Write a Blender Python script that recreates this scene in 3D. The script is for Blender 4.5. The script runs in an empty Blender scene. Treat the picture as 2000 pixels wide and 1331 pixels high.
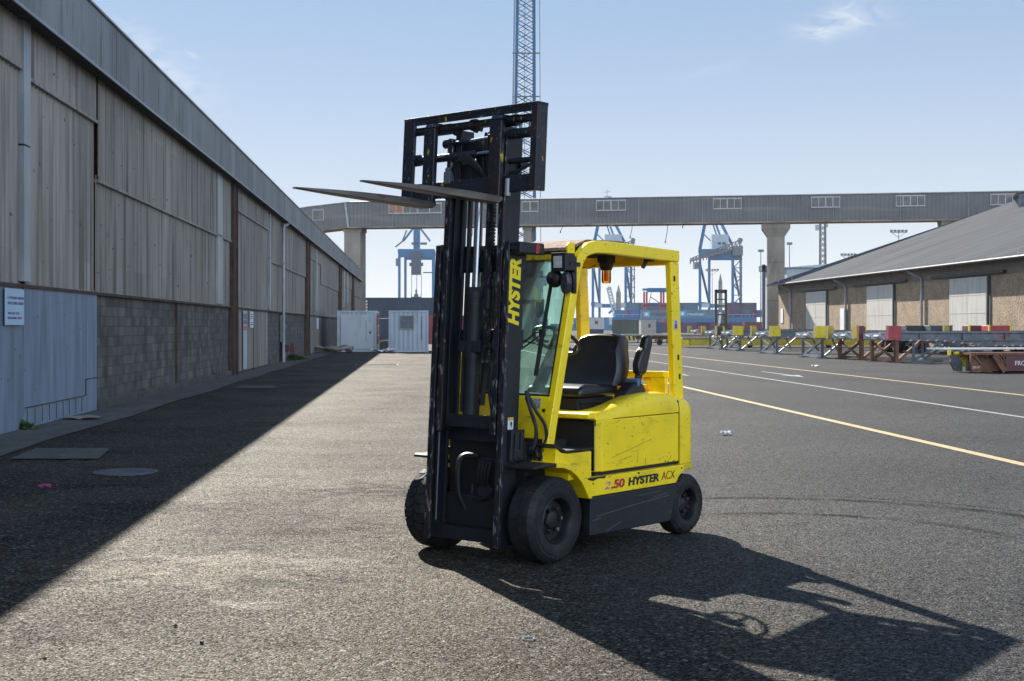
import bpy, bmesh, math, random
from mathutils import Vector, Matrix
random.seed(7)
R = math.radians
scene = bpy.context.scene
COL = scene.collection

# ------------------------------------------------------------------ camera
FPX, HOR, CAMZ = 2575.0, 638.0, 1.6          # focal length in photo pixels, horizon row, eye height
cam_d = bpy.data.cameras.new('camera')
cam_d.sensor_width = 36.0
cam_d.lens = FPX / 2000 * 36
cam_d.shift_y = -(665.5 - HOR) / 2000
cam_d.clip_end = 9000
cam_d.clip_start = 0.1
cam = bpy.data.objects.new('camera', cam_d)
cam.location = (0, 0, CAMZ)
cam.rotation_euler = (R(90), 0, 0)
COL.objects.link(cam)
scene.camera = cam

# ------------------------------------------------------------------ sun and sky
SUN_AZ, SUN_EL = R(-20.1), R(30.0)           # from +Y, towards -X
sd = Vector((math.sin(SUN_AZ) * math.cos(SUN_EL), math.cos(SUN_AZ) * math.cos(SUN_EL), math.sin(SUN_EL)))
sun_d = bpy.data.lights.new('sun', 'SUN')
sun_d.energy = 4.8
sun_d.angle = R(0.53)
sun_d.color = (1.0, 0.93, 0.82)
sun = bpy.data.objects.new('sun', sun_d)
sun.rotation_euler = (-sd).to_track_quat('-Z', 'Y').to_euler()
sun.location = (0, 0, 60)
COL.objects.link(sun)

world = bpy.data.worlds.new('World')
scene.world = world
world.use_nodes = True
wt = world.node_tree
wt.nodes.clear()
wo = wt.nodes.new('ShaderNodeOutputWorld')
bg = wt.nodes.new('ShaderNodeBackground')
sky = wt.nodes.new('ShaderNodeTexSky')
sky.sky_type = 'NISHITA'
sky.sun_disc = False
sky.sun_elevation = SUN_EL
sky.sun_rotation = SUN_AZ
sky.altitude = 0
sky.air_density = 1.0
sky.dust_density = 0.25
sky.ozone_density = 1.6
bg.inputs[1].default_value = 0.085


def wmath(op, a, b=None, c=None):
    n = wt.nodes.new('ShaderNodeMath'); n.operation = op
    for i, v in enumerate((a, b, c)):
        if v is None: continue
        if isinstance(v, (int, float)): n.inputs[i].default_value = v
        else: wt.links.new(v, n.inputs[i])
    return n.outputs[0]


wc = wt.nodes.new('ShaderNodeTexCoord')
wsep = wt.nodes.new('ShaderNodeSeparateXYZ')
wt.links.new(wc.outputs['Generated'], wsep.inputs[0])
ydir = wmath('MAXIMUM', wsep.outputs[1], 0.05)
uu = wmath('DIVIDE', wsep.outputs[0], ydir)
vv = wmath('DIVIDE', wsep.outputs[2], ydir)
total = None
for cu, cv, su, sv, amp, slope in ((0.232, 0.224, 0.016, 0.006, .75, .0), (0.252, 0.234, 0.020, 0.009, .8, .2), (-0.243, 0.2060, 0.004, 0.0015, 1.0, -.4),
                                   (-0.268, 0.197, 0.03, 0.017, .8, -.6), (0.155, 0.196, 0.02, 0.004, .25, .2), (0.27, 0.232, 0.022, 0.006, .4, .1)):
    du = wmath('SUBTRACT', uu, cu)
    dv = wmath('SUBTRACT', wmath('SUBTRACT', vv, cv), wmath('MULTIPLY', du, slope))
    q = wmath('ADD', wmath('POWER', wmath('ABSOLUTE', wmath('DIVIDE', du, su)), 2.0), wmath('POWER', wmath('ABSOLUTE', wmath('DIVIDE', dv, sv)), 2.0))
    m = wmath('MULTIPLY', wmath('EXPONENT', wmath('MULTIPLY', q, -0.7)), amp)
    total = m if total is None else wmath('ADD', total, m)
wcomb = wt.nodes.new('ShaderNodeCombineXYZ')
wt.links.new(uu, wcomb.inputs[0]); wt.links.new(wmath('MULTIPLY', vv, 2.2), wcomb.inputs[1])
wn = wt.nodes.new('ShaderNodeTexNoise'); wn.inputs['Scale'].default_value = 45; wn.inputs['Detail'].default_value = 7; wn.inputs['Distortion'].default_value = .8
wt.links.new(wcomb.outputs[0], wn.inputs['Vector'])
wfac = wmath('MULTIPLY', total, wmath('MULTIPLY', wmath('MAXIMUM', wmath('SUBTRACT', wn.outputs[0], .33), 0.0), 2.6))
wfac = wmath('MINIMUM', wmath('MULTIPLY', wfac, .8), .7)
wmix = wt.nodes.new('ShaderNodeMixRGB')
wt.links.new(wfac, wmix.inputs[0])
wgam = wt.nodes.new('ShaderNodeGamma'); wgam.inputs[1].default_value = .32
wt.links.new(sky.outputs[0], wgam.inputs[0])
wtint = wt.nodes.new('ShaderNodeMixRGB'); wtint.blend_type = 'MULTIPLY'; wtint.inputs[0].default_value = 1; wtint.inputs[2].default_value = (.68, 1.20, 1.95, 1)
wt.links.new(wgam.outputs[0], wtint.inputs[1])
whz = wt.nodes.new('ShaderNodeMixRGB'); whz.inputs[2].default_value = (5.2, 5.25, 5.15, 1)
wt.links.new(wmath('MULTIPLY', wmath('EXPONENT', wmath('MULTIPLY', wmath('MAXIMUM', wsep.outputs[2], 0.0), -6.0)), .97), whz.inputs[0])
wt.links.new(wtint.outputs[0], whz.inputs[1])
wt.links.new(whz.outputs[0], wmix.inputs[1])
wmix.inputs[2].default_value = (4.6, 4.8, 5.1, 1)
# unseen bright cloud bank, added behind the camera to lift the shaded faces
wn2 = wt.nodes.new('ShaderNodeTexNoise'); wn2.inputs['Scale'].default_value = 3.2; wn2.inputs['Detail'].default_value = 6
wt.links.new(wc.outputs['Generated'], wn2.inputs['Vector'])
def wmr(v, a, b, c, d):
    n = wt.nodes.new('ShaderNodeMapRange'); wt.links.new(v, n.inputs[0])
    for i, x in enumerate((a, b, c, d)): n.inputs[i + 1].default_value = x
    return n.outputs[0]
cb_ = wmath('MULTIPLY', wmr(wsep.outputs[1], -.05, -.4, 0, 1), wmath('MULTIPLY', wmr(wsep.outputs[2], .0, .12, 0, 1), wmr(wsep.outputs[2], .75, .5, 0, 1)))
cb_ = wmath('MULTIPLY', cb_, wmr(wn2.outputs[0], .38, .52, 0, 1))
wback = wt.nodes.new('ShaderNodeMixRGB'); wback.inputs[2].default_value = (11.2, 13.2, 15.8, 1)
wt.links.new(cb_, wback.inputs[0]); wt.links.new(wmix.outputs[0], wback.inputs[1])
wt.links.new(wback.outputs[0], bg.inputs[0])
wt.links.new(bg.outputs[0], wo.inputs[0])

scene.view_settings.view_transform = 'Standard'
scene.view_settings.look = 'None'
scene.view_settings.gamma = 1.0
scene.view_settings.exposure = 1.15
scene.render.engine = 'CYCLES'
scene.cycles.max_bounces = 8
scene.cycles.transparent_max_bounces = 16


# ------------------------------------------------------------------ helpers
def at(px, py, Y):
    return Vector(((px - 1000) * Y / FPX, Y, CAMZ + (HOR - py) * Y / FPX))


def zz(py, Y):
    return CAMZ + (HOR - py) * Y / FPX


def rnd(a, b):
    return random.uniform(a, b)


class MB:
    def __init__(self):
        self.v = []; self.f = []

    def add(self, vs, fs):
        n = len(self.v)
        self.v += [tuple(p) for p in vs]
        self.f += [tuple(i + n for i in f) for f in fs]
        return self

    def box(self, x0, y0, z0, x1, y1, z1):
        return self.add([(x0, y0, z0), (x1, y0, z0), (x1, y1, z0), (x0, y1, z0), (x0, y0, z1), (x1, y0, z1), (x1, y1, z1), (x0, y1, z1)],
                        [(0, 3, 2, 1), (4, 5, 6, 7), (0, 1, 5, 4), (1, 2, 6, 5), (2, 3, 7, 6), (3, 0, 4, 7)])

    def bar(self, p, q, w, h=None, up=(0, 0, 1)):
        h = h or w
        p = Vector(p); q = Vector(q); d = (q - p).normalized()
        up = Vector(up)
        if abs(d.dot(up)) > .98: up = Vector((0, 1, 0))
        s = d.cross(up).normalized(); t = s.cross(d)
        vs = [c + s * a * w / 2 + t * b * h / 2 for c in (p, q) for a, b in ((-1, -1), (1, -1), (1, 1), (-1, 1))]
        return self.add(vs, [(0, 1, 2, 3), (7, 6, 5, 4), (0, 4, 5, 1), (1, 5, 6, 2), (2, 6, 7, 3), (3, 7, 4, 0)])

    def prism(self, poly, axis, a, b):
        n = len(poly)
        def P(u, v, w):
            return {'y': (u, w, v), 'x': (w, u, v), 'z': (u, v, w)}[axis]
        vs = [P(u, v, a) for u, v in poly] + [P(u, v, b) for u, v in poly]
        return self.add(vs, [tuple(range(n)), tuple(range(2 * n - 1, n - 1, -1))] + [(i, (i + 1) % n, n + (i + 1) % n, n + i) for i in range(n)])

    def tube(self, pts, r, n=8, closed=False):
        pts = [Vector(p) for p in pts]; m = len(pts); rings = []
        ref = None
        for i, p in enumerate(pts):
            if closed: d = pts[(i + 1) % m] - pts[i - 1]
            else: d = pts[min(i + 1, m - 1)] - pts[max(i - 1, 0)]
            d.normalize()
            if ref is None: ref = Vector((0, 0, 1)) if abs(d.z) < .9 else Vector((1, 0, 0))
            s = d.cross(ref)
            if s.length < 1e-4: s = d.cross(Vector((0, 1, 0)))
            s.normalize(); t = s.cross(d).normalized(); ref = t
            rr = r[i] if isinstance(r, (list, tuple)) else r
            rings.append([p + (s * math.cos(k * 2 * math.pi / n) + t * math.sin(k * 2 * math.pi / n)) * rr for k in range(n)])
        vs = [v for rg in rings for v in rg]; fs = []
        for i in range(m if closed else m - 1):
            a = i * n; b = ((i + 1) % m) * n
            for k in range(n): fs.append((a + k, a + (k + 1) % n, b + (k + 1) % n, b + k))
        if not closed: fs += [tuple(range(n)), tuple(range((m - 1) * n, m * n))]
        return self.add(vs, fs)

    def hose(self, pts, r, n=8, k=5):
        V = [Vector(p) for p in pts]; V = [V[0] * 2 - V[1]] + V + [V[-1] * 2 - V[-2]]; o = []
        for i in range(1, len(V) - 2):
            for j in range(k):
                t = j / k; a, b, c, d = V[i - 1:i + 3]
                o.append(.5 * (2 * b + (c - a) * t + (2 * a - 5 * b + 4 * c - d) * t * t + (3 * b - a - 3 * c + d) * t ** 3))
        return self.tube(o + [V[-2]], r, n)

    def cyl(self, p, q, r, n=16, r2=None):
        return self.tube([p, q], [r, r if r2 is None else r2], n)

    def lathe(self, prof, c, axis='y', n=32):
        c = Vector(c); vs = []; m = len(prof)
        for k in range(n):
            a = 2 * math.pi * k / n; ca, sa = math.cos(a), math.sin(a)
            for r, h in prof:
                o = {'y': (r * ca, h, r * sa), 'x': (h, r * ca, r * sa), 'z': (r * ca, r * sa, h)}[axis]
                vs.append(c + Vector(o))
        fs = []
        for k in range(n):
            k2 = (k + 1) % n
            for j in range(m - 1): fs.append((k * m + j, k2 * m + j, k2 * m + j + 1, k * m + j + 1))
        return self.add(vs, fs)

    def build(self, name, mat, parent=None, smooth=False, bevel=0, ang=35, segs=2):
        me = bpy.data.meshes.new(name)
        me.from_pydata(self.v, [], self.f)
        bm = bmesh.new(); bm.from_mesh(me)
        bmesh.ops.recalc_face_normals(bm, faces=bm.faces)
        bm.to_mesh(me); bm.free()
        me.materials.append(mat)
        if smooth:
            for p in me.polygons: p.use_smooth = True
            me.set_sharp_from_angle(angle=R(ang))
        o = bpy.data.objects.new(name, me)
        COL.objects.link(o)
        if parent is not None: o.parent = parent
        if bevel:
            m = o.modifiers.new('bevel', 'BEVEL'); m.width = bevel; m.segments = segs; m.limit_method = 'ANGLE'; m.angle_limit = R(40)
            for p in me.polygons: p.use_smooth = True
            me.set_sharp_from_angle(angle=R(ang))
            m.harden_normals = True
        return o


def corr(mb, s0, s1, z0, z1, x, pitch, amp, axis='y', n=6, prof=None):
    """corrugated sheet along an axis; ridges vertical"""
    cnt = max(1, int(round((s1 - s0) / pitch))); p = (s1 - s0) / cnt
    pts = []
    for i in range(cnt):
        if prof == 'trap':
            for f, a in ((0, 0), (.3, 0), (.5, 1), (.8, 1)): pts.append((s0 + (i + f) * p, x + amp * a))
        else:
            for k in range(n): pts.append((s0 + (i + k / n) * p, x + amp * math.sin(2 * math.pi * k / n)))
    pts.append((s1, x))
    vs = []
    for s, xx in pts:
        for z in (z0, z1):
            vs.append((xx, s, z) if axis == 'y' else (s, xx, z))
    return mb.add(vs, [(2 * i, 2 * i + 2, 2 * i + 3, 2 * i + 1) for i in range(len(pts) - 1)])


def split_build(g, name, mat, parent, **kw):
    n = len(g.v); par = list(range(n))
    def fd(i):
        while par[i] != i: par[i] = par[par[i]]; i = par[i]
        return i
    for f in g.f:
        for k in f[1:]:
            a, b = fd(f[0]), fd(k)
            if a != b: par[b] = a
    groups = {}
    for i in range(n): groups.setdefault(fd(i), []).append(i)
    for ids in groups.values():
        mp = {v: i for i, v in enumerate(ids)}; q = MB(); q.v = [g.v[i] for i in ids]; q.f = [tuple(mp[i] for i in f) for f in g.f if f[0] in mp]
        o = q.build(name, mat, parent, **kw)
    return o


def empty(name, loc=(0, 0, 0), rz=0.0, label=None, cat=None, group=None):
    o = bpy.data.objects.new(name, None)
    o.location = loc; o.rotation_euler = (0, 0, rz); o.empty_display_size = .3
    COL.objects.link(o)
    tag(o, label, cat, group)
    return o


def tag(o, label=None, cat=None, group=None, kind=None):
    if label: o['label'] = label
    if cat: o['category'] = cat
    if group: o['group'] = group
    if kind: o['kind'] = kind
    return o


def text(body, size, mat, parent, name='lettering', loc=(0, 0, 0), xdir=(1, 0, 0), ydir=(0, 0, 1), shear=0, depth=.002, fat=0, width=None, align='LEFT'):
    cu = bpy.data.curves.new('lettering', 'FONT')
    cu.body = body; cu.size = size; cu.shear = shear; cu.extrude = depth; cu.offset = fat; cu.align_x = align
    t = bpy.data.objects.new('lettering', cu); COL.objects.link(t)
    bpy.context.view_layer.update()
    me = bpy.data.meshes.new_from_object(t.evaluated_get(bpy.context.evaluated_depsgraph_get()))
    bpy.data.objects.remove(t)
    X = Vector(xdir).normalized(); Y = Vector(ydir).normalized(); Z = X.cross(Y)
    sx = 1.0
    if width:
        xs = [v.co.x for v in me.vertices]; sx = width / max(1e-6, max(xs) - min(xs))
    for v in me.vertices: v.co = Vector(loc) + X * v.co.x * sx + Y * v.co.y + Z * v.co.z
    me.materials.clear(); me.materials.append(mat)
    o = bpy.data.objects.new(name, me); COL.objects.link(o)
    if parent is not None: o.parent = parent
    return o


def copy_tree(o, parent=None):
    c = o.copy(); COL.objects.link(c); c.parent = parent
    for ch in o.children: copy_tree(ch, c)
    return c


# ------------------------------------------------------------------ materials
def M(name, col, rough=.6, metal=0.0, vary=.15, vscale=(2, 2, 2), layers=(), bump=None, spec=.5, sheet=None, coat=0):
    m = bpy.data.materials.new(name); m.use_nodes = True
    nt = m.node_tree; nt.nodes.clear()
    out = nt.nodes.new('ShaderNodeOutputMaterial'); b = nt.nodes.new('ShaderNodeBsdfPrincipled')
    nt.links.new(b.outputs[0], out.inputs[0])
    b.inputs['Roughness'].default_value = rough; b.inputs['Metallic'].default_value = metal
    b.inputs['Specular IOR Level'].default_value = spec
    b.inputs['Coat Weight'].default_value = coat; b.inputs['Coat Roughness'].default_value = .25
    tc = nt.nodes.new('ShaderNodeTexCoord')
    def noise(scale, detail=4, off=0):
        mp = nt.nodes.new('ShaderNodeMapping'); mp.inputs['Scale'].default_value = scale; mp.inputs['Location'].default_value = (off, off * 1.7, off * .6)
        nt.links.new(tc.outputs['Object'], mp.inputs[0])
        n = nt.nodes.new('ShaderNodeTexNoise'); n.inputs['Scale'].default_value = 1; n.inputs['Detail'].default_value = detail
        nt.links.new(mp.outputs[0], n.inputs['Vector'])
        return n.outputs[0]
    def mr(v, a, b_, c, d):
        n = nt.nodes.new('ShaderNodeMapRange'); nt.links.new(v, n.inputs[0])
        for i, x in enumerate((a, b_, c, d)): n.inputs[i + 1].default_value = x
        return n.outputs[0]
    def mix(f, a, c, mode='MIX'):
        n = nt.nodes.new('ShaderNodeMixRGB'); n.blend_type = mode
        for i, x in enumerate((f, a, c)):
            if isinstance(x, (int, float)): n.inputs[i].default_value = x
            elif isinstance(x, tuple): n.inputs[i].default_value = (x[0], x[1], x[2], 1)
            else: nt.links.new(x, n.inputs[i])
        return n.outputs[0]
    cur = col
    g = mr(noise(vscale, 5), .3, .7, 1 - vary, 1 + vary)
    cur = mix(1.0, cur, g, 'MULTIPLY')
    if sheet:
        sy, sz, amt = sheet
        sp = nt.nodes.new('ShaderNodeSeparateXYZ'); nt.links.new(tc.outputs['Object'], sp.inputs[0])
        def fl(o, s, ph):
            n = nt.nodes.new('ShaderNodeMath'); n.operation = 'MULTIPLY_ADD'; nt.links.new(o, n.inputs[0]); n.inputs[1].default_value = 1 / s; n.inputs[2].default_value = ph
            k = nt.nodes.new('ShaderNodeMath'); k.operation = 'FLOOR'; nt.links.new(n.outputs[0], k.inputs[0]); return k.outputs[0]
        cb = nt.nodes.new('ShaderNodeCombineXYZ'); nt.links.new(fl(sp.outputs[1], sy, .3), cb.inputs[0]); nt.links.new(fl(sp.outputs[2], sz, .1), cb.inputs[1])
        wn_ = nt.nodes.new('ShaderNodeTexWhiteNoise'); nt.links.new(cb.outputs[0], wn_.inputs['Vector'])
        cur = mix(1.0, cur, mr(wn_.outputs['Value'], 0, 1, 1 - amt, 1 + amt), 'MULTIPLY')
    for i, L in enumerate(layers):
        c, sc, lo, hi, st = L[:5]; det = L[5] if len(L) > 5 else 5
        cur = mix(mr(noise(sc, det, 3.1 * (i + 1)), lo, hi, 0, st), cur, c)
    nt.links.new(cur, b.inputs['Base Color']) if not isinstance(cur, tuple) else None
    if bump:
        bn = nt.nodes.new('ShaderNodeBump'); bn.inputs['Strength'].default_value = bump[0]; bn.inputs['Distance'].default_value = bump[2] if len(bump) > 2 else .01
        sc = bump[1]; sc = sc if isinstance(sc, tuple) else (sc, sc, sc)
        nt.links.new(noise(sc, 4, 9), bn.inputs['Height']); nt.links.new(bn.outputs[0], b.inputs['Normal'])
    m['_n'] = 1
    return m


RUST = (.09, .035, .015)
yellow = M('yellow_paint', (1.0, .725, .003), .38, vary=.10, vscale=(3, 3, 3), coat=.25,
           layers=[((.45, .30, .02), (5, 5, 9), .56, .78, .45, 8), ((.05, .035, .02), (45, 45, 45), .665, .71, .8, 4), ((.07, .05, .03), (9, 9, 26), .66, .74, .6, 8)], bump=(.12, 14, .01))
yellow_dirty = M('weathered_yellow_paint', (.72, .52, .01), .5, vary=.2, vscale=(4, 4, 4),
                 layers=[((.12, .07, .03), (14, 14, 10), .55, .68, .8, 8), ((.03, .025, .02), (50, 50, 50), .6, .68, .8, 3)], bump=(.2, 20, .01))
black_paint = M('black_paint', (.010, .012, .017), .55, vary=.3, vscale=(5, 5, 5),
                layers=[((.10, .09, .085), (10, 10, 60), .66, .72, .6, 6), ((.06, .05, .045), (20, 20, 20), .6, .75, .5, 6)], bump=(.1, 30, .01))
mast_steel = M('mast_steel', (.010, .012, .019), .5, metal=.1, vary=.4, vscale=(3, 3, 1),
               layers=[((.028, .018, .014), (7, 7, 2.2), .58, .74, .6, 7), ((.13, .13, .15), (60, 60, 8), .69, .74, .5, 5)], bump=(.15, 25, .01))
worn_steel = M('worn_steel', (.018, .018, .024), .42, metal=.3, vary=.5, vscale=(10, 10, 4),
               layers=[((.05, .03, .022), (14, 14, 4), .5, .66, .7, 7), ((.34, .33, .35), (40, 40, 13), .57, .65, .7, 6)], bump=(.3, 40, .01))
carriage_steel = M('carriage_steel', (.014, .019, .031), .38, metal=.25, vary=.4, vscale=(4, 4, 4),
                   layers=[((.045, .022, .018), (7, 7, 4), .52, .66, .75, 7), ((.26, .25, .26), (60, 60, 30), .64, .70, .7, 5), ((.55, .42, .02), (17, 17, 8), .665, .69, .9, 5)], bump=(.3, 30, .01))
fork_steel = M('fork_steel', (.16, .14, .125), .45, metal=.5, vary=.3, vscale=(2, 10, 10),
               layers=[((.07, .045, .03), (5, 14, 14), .48, .7, .8, 7), ((.5, .4, .03), (9, 9, 9), .74, .77, .8, 3)], bump=(.2, 40, .01))
chrome = M('chrome', (.42, .45, .50), .22, metal=1, vary=.03)
rubber = M('tyre_rubber', (.008, .0085, .010), .72, vary=.25, vscale=(9, 9, 9), layers=[((.045, .04, .034), (10, 10, 10), .5, .78, .6, 7)], bump=(.2, 60, .01))
rim_mat = M('rim_paint', (.008, .008, .009), .5, vary=.3, layers=[((.025, .02, .016), (20, 20, 20), .55, .7, .6)])
dark = M('dark_interior', (.010, .010, .012), .7, vary=.3)
seat_mat = M('seat_vinyl', (.010, .011, .015), .36, vary=.12, vscale=(6, 6, 6), bump=(.12, 90, .004), spec=.6)
plastic = M('black_plastic', (.008, .008, .010), .45, vary=.15, layers=[((.06, .055, .05), (12, 12, 12), .6, .75, .4)])
rubber_mat = M('rubber_mat', (.013, .013, .015), .55, vary=.2)
rust_plate = M('rusty_board', (.22, .13, .075), .85, vary=.4, vscale=(18, 18, 18), layers=[((.42, .30, .19), (40, 40, 40), .5, .65, .7, 5), ((.06, .035, .02), (12, 12, 12), .55, .7, .7, 5)], bump=(.6, 50, .02))
red_ink = M('red_ink', (.45, .03, .03), .5, vary=.15, vscale=(30, 30, 30))
pink_ink = M('faded_pink_ink', (.50, .16, .34), .5, vary=.2, vscale=(60, 60, 60), layers=[((.8, .62, .05), (70, 70, 70), .5, .56, .9, 4)])
black_ink = M('black_ink', (.012, .012, .014), .5, vary=.1)
maroon_ink = M('maroon_ink', (.20, .03, .02), .5, vary=.1)
yellow_ink = M('yellow_ink', (.85, .68, .01), .5, vary=.05)
white_ink = M('white_ink', (.75, .75, .75), .5, vary=.05)
purple_ink = M('purple_ink', (.11, .07, .16), .6, vary=.1)
white_paper = M('white_paper', (.72, .73, .74), .7, vary=.08)
grey_label = M('worn_label', (.42, .40, .36), .6, vary=.3, vscale=(60, 60, 60), layers=[((.05, .05, .05), (110, 110, 110), .5, .6, .8, 2)])
lens_mat = M('lamp_lens', (.75, .77, .8), .18, metal=.5, vary=.25, vscale=(30, 30, 30), bump=(.3, 30, .02))
smoke_lens = M('smoked_lens', (.04, .035, .045), .15, vary=.3, vscale=(20, 20, 20))


def glassy(name, col, gloss=.12, rough=.02):
    m = bpy.data.materials.new(name); m.use_nodes = True; nt = m.node_tree; nt.nodes.clear()
    out = nt.nodes.new('ShaderNodeOutputMaterial'); tr = nt.nodes.new('ShaderNodeBsdfTransparent'); tr.inputs[0].default_value = (*col, 1)
    gl = nt.nodes.new('ShaderNodeBsdfGlossy'); gl.inputs['Roughness'].default_value = rough
    fr = nt.nodes.new('ShaderNodeFresnel'); fr.inputs[0].default_value = 1.5
    mx = nt.nodes.new('ShaderNodeMixShader'); df = nt.nodes.new('ShaderNodeBsdfDiffuse'); df.inputs[0].default_value = (.55, .62, .55, 1)
    tc = nt.nodes.new('ShaderNodeTexCoord'); mp = nt.nodes.new('ShaderNodeMapping'); mp.inputs['Scale'].default_value = (3, 3, 1.2)
    n = nt.nodes.new('ShaderNodeTexNoise'); n.inputs['Scale'].default_value = 2; n.inputs['Detail'].default_value = 6
    nt.links.new(tc.outputs['Object'], mp.inputs[0]); nt.links.new(mp.outputs[0], n.inputs['Vector'])
    r = nt.nodes.new('ShaderNodeMapRange'); nt.links.new(n.outputs[0], r.inputs[0])
    for i, x in enumerate((.35, .75, .02, gloss)): r.inputs[i + 1].default_value = x
    mx2 = nt.nodes.new('ShaderNodeMixShader')
    nt.links.new(r.outputs[0], mx2.inputs[0]); nt.links.new(tr.outputs[0], mx2.inputs[1]); nt.links.new(df.outputs[0], mx2.inputs[2])
    nt.links.new(fr.outputs[0], mx.inputs[0]); nt.links.new(mx2.outputs[0], mx.inputs[1]); nt.links.new(gl.outputs[0], mx.inputs[2])
    nt.links.new(mx.outputs[0], out.inputs[0])
    return m


wind_glass = glassy('tinted_glass', (.70, .95, .87), .34)
amber = glassy('amber_plastic', (1.0, .60, .10), .15)
amber_core = M('amber_core', (1.0, .42, .02), .3, vary=.1)

# setting materials
clad = M('weathered_cladding', (.305, .285, .255), .55, metal=.15, vary=.22, vscale=(1, .5, .12), sheet=(.95, 3.1, .10),
         layers=[((.075, .067, .058), (1, 7, .22), .47, .66, .8, 7), ((.28, .245, .20), (.4, .45, .18), .48, .66, .55, 4), ((.05, .04, .035), (9, 9, 9), .74, .76, .8, 1)], spec=.4)
fascia_mat = M('fascia_sheet', (.24, .25, .255), .5, metal=.15, vary=.15, vscale=(1, .4, .2), sheet=(.95, 9, .10), layers=[((.09, .085, .08), (1, 4, .5), .52, .7, .6, 6)])
light_strip = M('translucent_sheet', (.30, .33, .35), .4, vary=.2, vscale=(1, 1, .8), layers=[((.2, .19, .18), (2, 6, .7), .5, .7, .6, 5)])
blue_door = M('chalky_blue_steel', (.19, .245, .315), .6, vary=.22, vscale=(1, 3, .5), layers=[((.09, .12, .15), (1, 7, .5), .5, .72, .6, 7), ((.22, .30, .39), (1, 6, 1.2), .56, .75, .6, 6), ((.10, .055, .03), (6, 9, 9), .66, .72, .8, 6)], bump=(.1, 6, .01))
rust_column = M('rusty_column', (.06, .035, .028), .8, vary=.4, vscale=(4, 4, 2), layers=[((.13, .055, .03), (7, 7, 3), .5, .7, .7, 6)], bump=(.3, 20, .01))
conc = M('concrete', (.25, .22, .18), .85, vary=.2, vscale=(.8, .8, .3), layers=[((.13, .115, .095), (1.2, 1.2, .25), .5, .72, .7, 7), ((.42, .39, .34), (2, 2, .8), .56, .75, .4, 6)], bump=(.2, 12, .01))
apron_mat = M('old_concrete_apron', (.085, .078, .066), .9, vary=.3, vscale=(1.2, .8, 1), layers=[((.05, .047, .042), (2, 1.2, 1), .48, .66, .7, 8), ((.2, .19, .165), (9, 9, 1), .58, .7, .5, 5)], bump=(.4, 30, .01))
galv = M('galvanised', (.30, .32, .34), .45, metal=.4, vary=.2)
gallery_mat = M('gallery_cladding', (.142, .142, .142), .6, vary=.15, vscale=(.2, 1, .3), sheet=None, layers=[((.26, .235, .20), (.06, .3, .8), .6, .7, .5, 4), ((.07, .065, .06), (.5, 1, .2), .58, .75, .5, 6)])
gallery_belly = M('gallery_concrete', (.30, .24, .17), .85, vary=.3, vscale=(.3, 1, 1), layers=[((.1, .09, .08), (.6, 1, 1), .5, .65, .6, 6)])
window_dark = M('dusty_pane', (.10, .095, .09), .25, vary=.4, vscale=(1, 1, 1))
orange_pane = M('boarded_pane', (.34, .15, .07), .6, vary=.2)
white_frame = M('white_frame', (.42, .43, .43), .5, vary=.08)
stone = M('rough_stone', (.33, .245, .165), .9, vary=.25, vscale=(1, .9, .9), layers=[((.17, .12, .08), (6, 5, 6), .50, .62, .7, 6), ((.50, .39, .27), (7, 6, 7), .58, .7, .65, 5)], bump=(.8, (7, 7, 7), .06))
render_grey = M('cement_render', (.21, .175, .14), .9, vary=.2, vscale=(1, .6, 2), layers=[((.12, .1, .085), (1, 1.2, .4), .52, .7, .6, 6)])
roof_slab = M('fibre_cement_roof', (.078, .083, .092), .95, vary=.16, vscale=(.12, .6, .2), layers=[((.04, .043, .05), (.12, 1.3, .3), .50, .62, .75, 6), ((.12, .12, .125), (.2, 2.2, .3), .56, .7, .6, 6)], bump=(.5, (1, 2.2, 1), .04), spec=.1)
pale_door = M('pale_door_steel', (.50, .48, .44), .6, vary=.12, vscale=(1, 2, .5), layers=[((.24, .22, .19), (1, 5, .3), .54, .74, .6, 7)])
leafmat = M('weed_leaf', (.045, .085, .02), .6, vary=.4, vscale=(20, 20, 20))
line_yellow = M('worn_yellow_line', (.50, .38, .19), .7, vary=.15, vscale=(6, 6, 6), layers=[((.09, .085, .08), (28, 28, 28), .56, .64, .8, 5)])
line_white = M('worn_white_line', (.36, .36, .35), .7, vary=.15, vscale=(6, 6, 6), layers=[((.09, .09, .09), (25, 25, 25), .52, .62, .85, 5)])
steel_grey = M('grey_steel', (.11, .125, .145), .5, metal=.2, vary=.3, vscale=(3, 3, 3), layers=[((.09, .05, .03), (4, 4, 4), .58, .7, .6, 6)])
cross_pale = M('pale_grey_paint', (.42, .44, .46), .5, vary=.2, vscale=(4, 4, 4), layers=[((.1, .06, .04), (8, 8, 8), .6, .68, .7)])
rust_steel = M('rusty_steel', (.15, .065, .035), .8, vary=.35, vscale=(3, 3, 3), layers=[((.3, .17, .1), (7, 7, 7), .56, .72, .6, 5)])
red_paint = M('faded_red_paint', (.36, .035, .045), .5, vary=.2, vscale=(3, 3, 3), layers=[((.12, .04, .03), (7, 7, 7), .58, .7, .6)])
maroon = M('maroon_paint', (.10, .022, .025), .5, vary=.2, vscale=(3, 3, 3))
post_yellow = M('post_yellow_paint', (.66, .50, .02), .5, vary=.15, vscale=(3, 3, 3), layers=[((.15, .09, .03), (8, 8, 8), .62, .7, .7)])
post_black = M('post_black_paint', (.03, .03, .035), .6, vary=.3)
navy = M('navy_paint', (.035, .055, .085), .55, vary=.2)
crane_blue = M('crane_blue_paint', (.0, .11, .25), .5, vary=.15, vscale=(.3, .3, .3))
tower_blue = M('tower_blue_paint', (.0, .09, .20), .5, vary=.15, vscale=(.3, .3, .3))
crane_grey = M('crane_grey_paint', (.36, .42, .47), .6, vary=.1, vscale=(.3, .3, .3))
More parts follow.
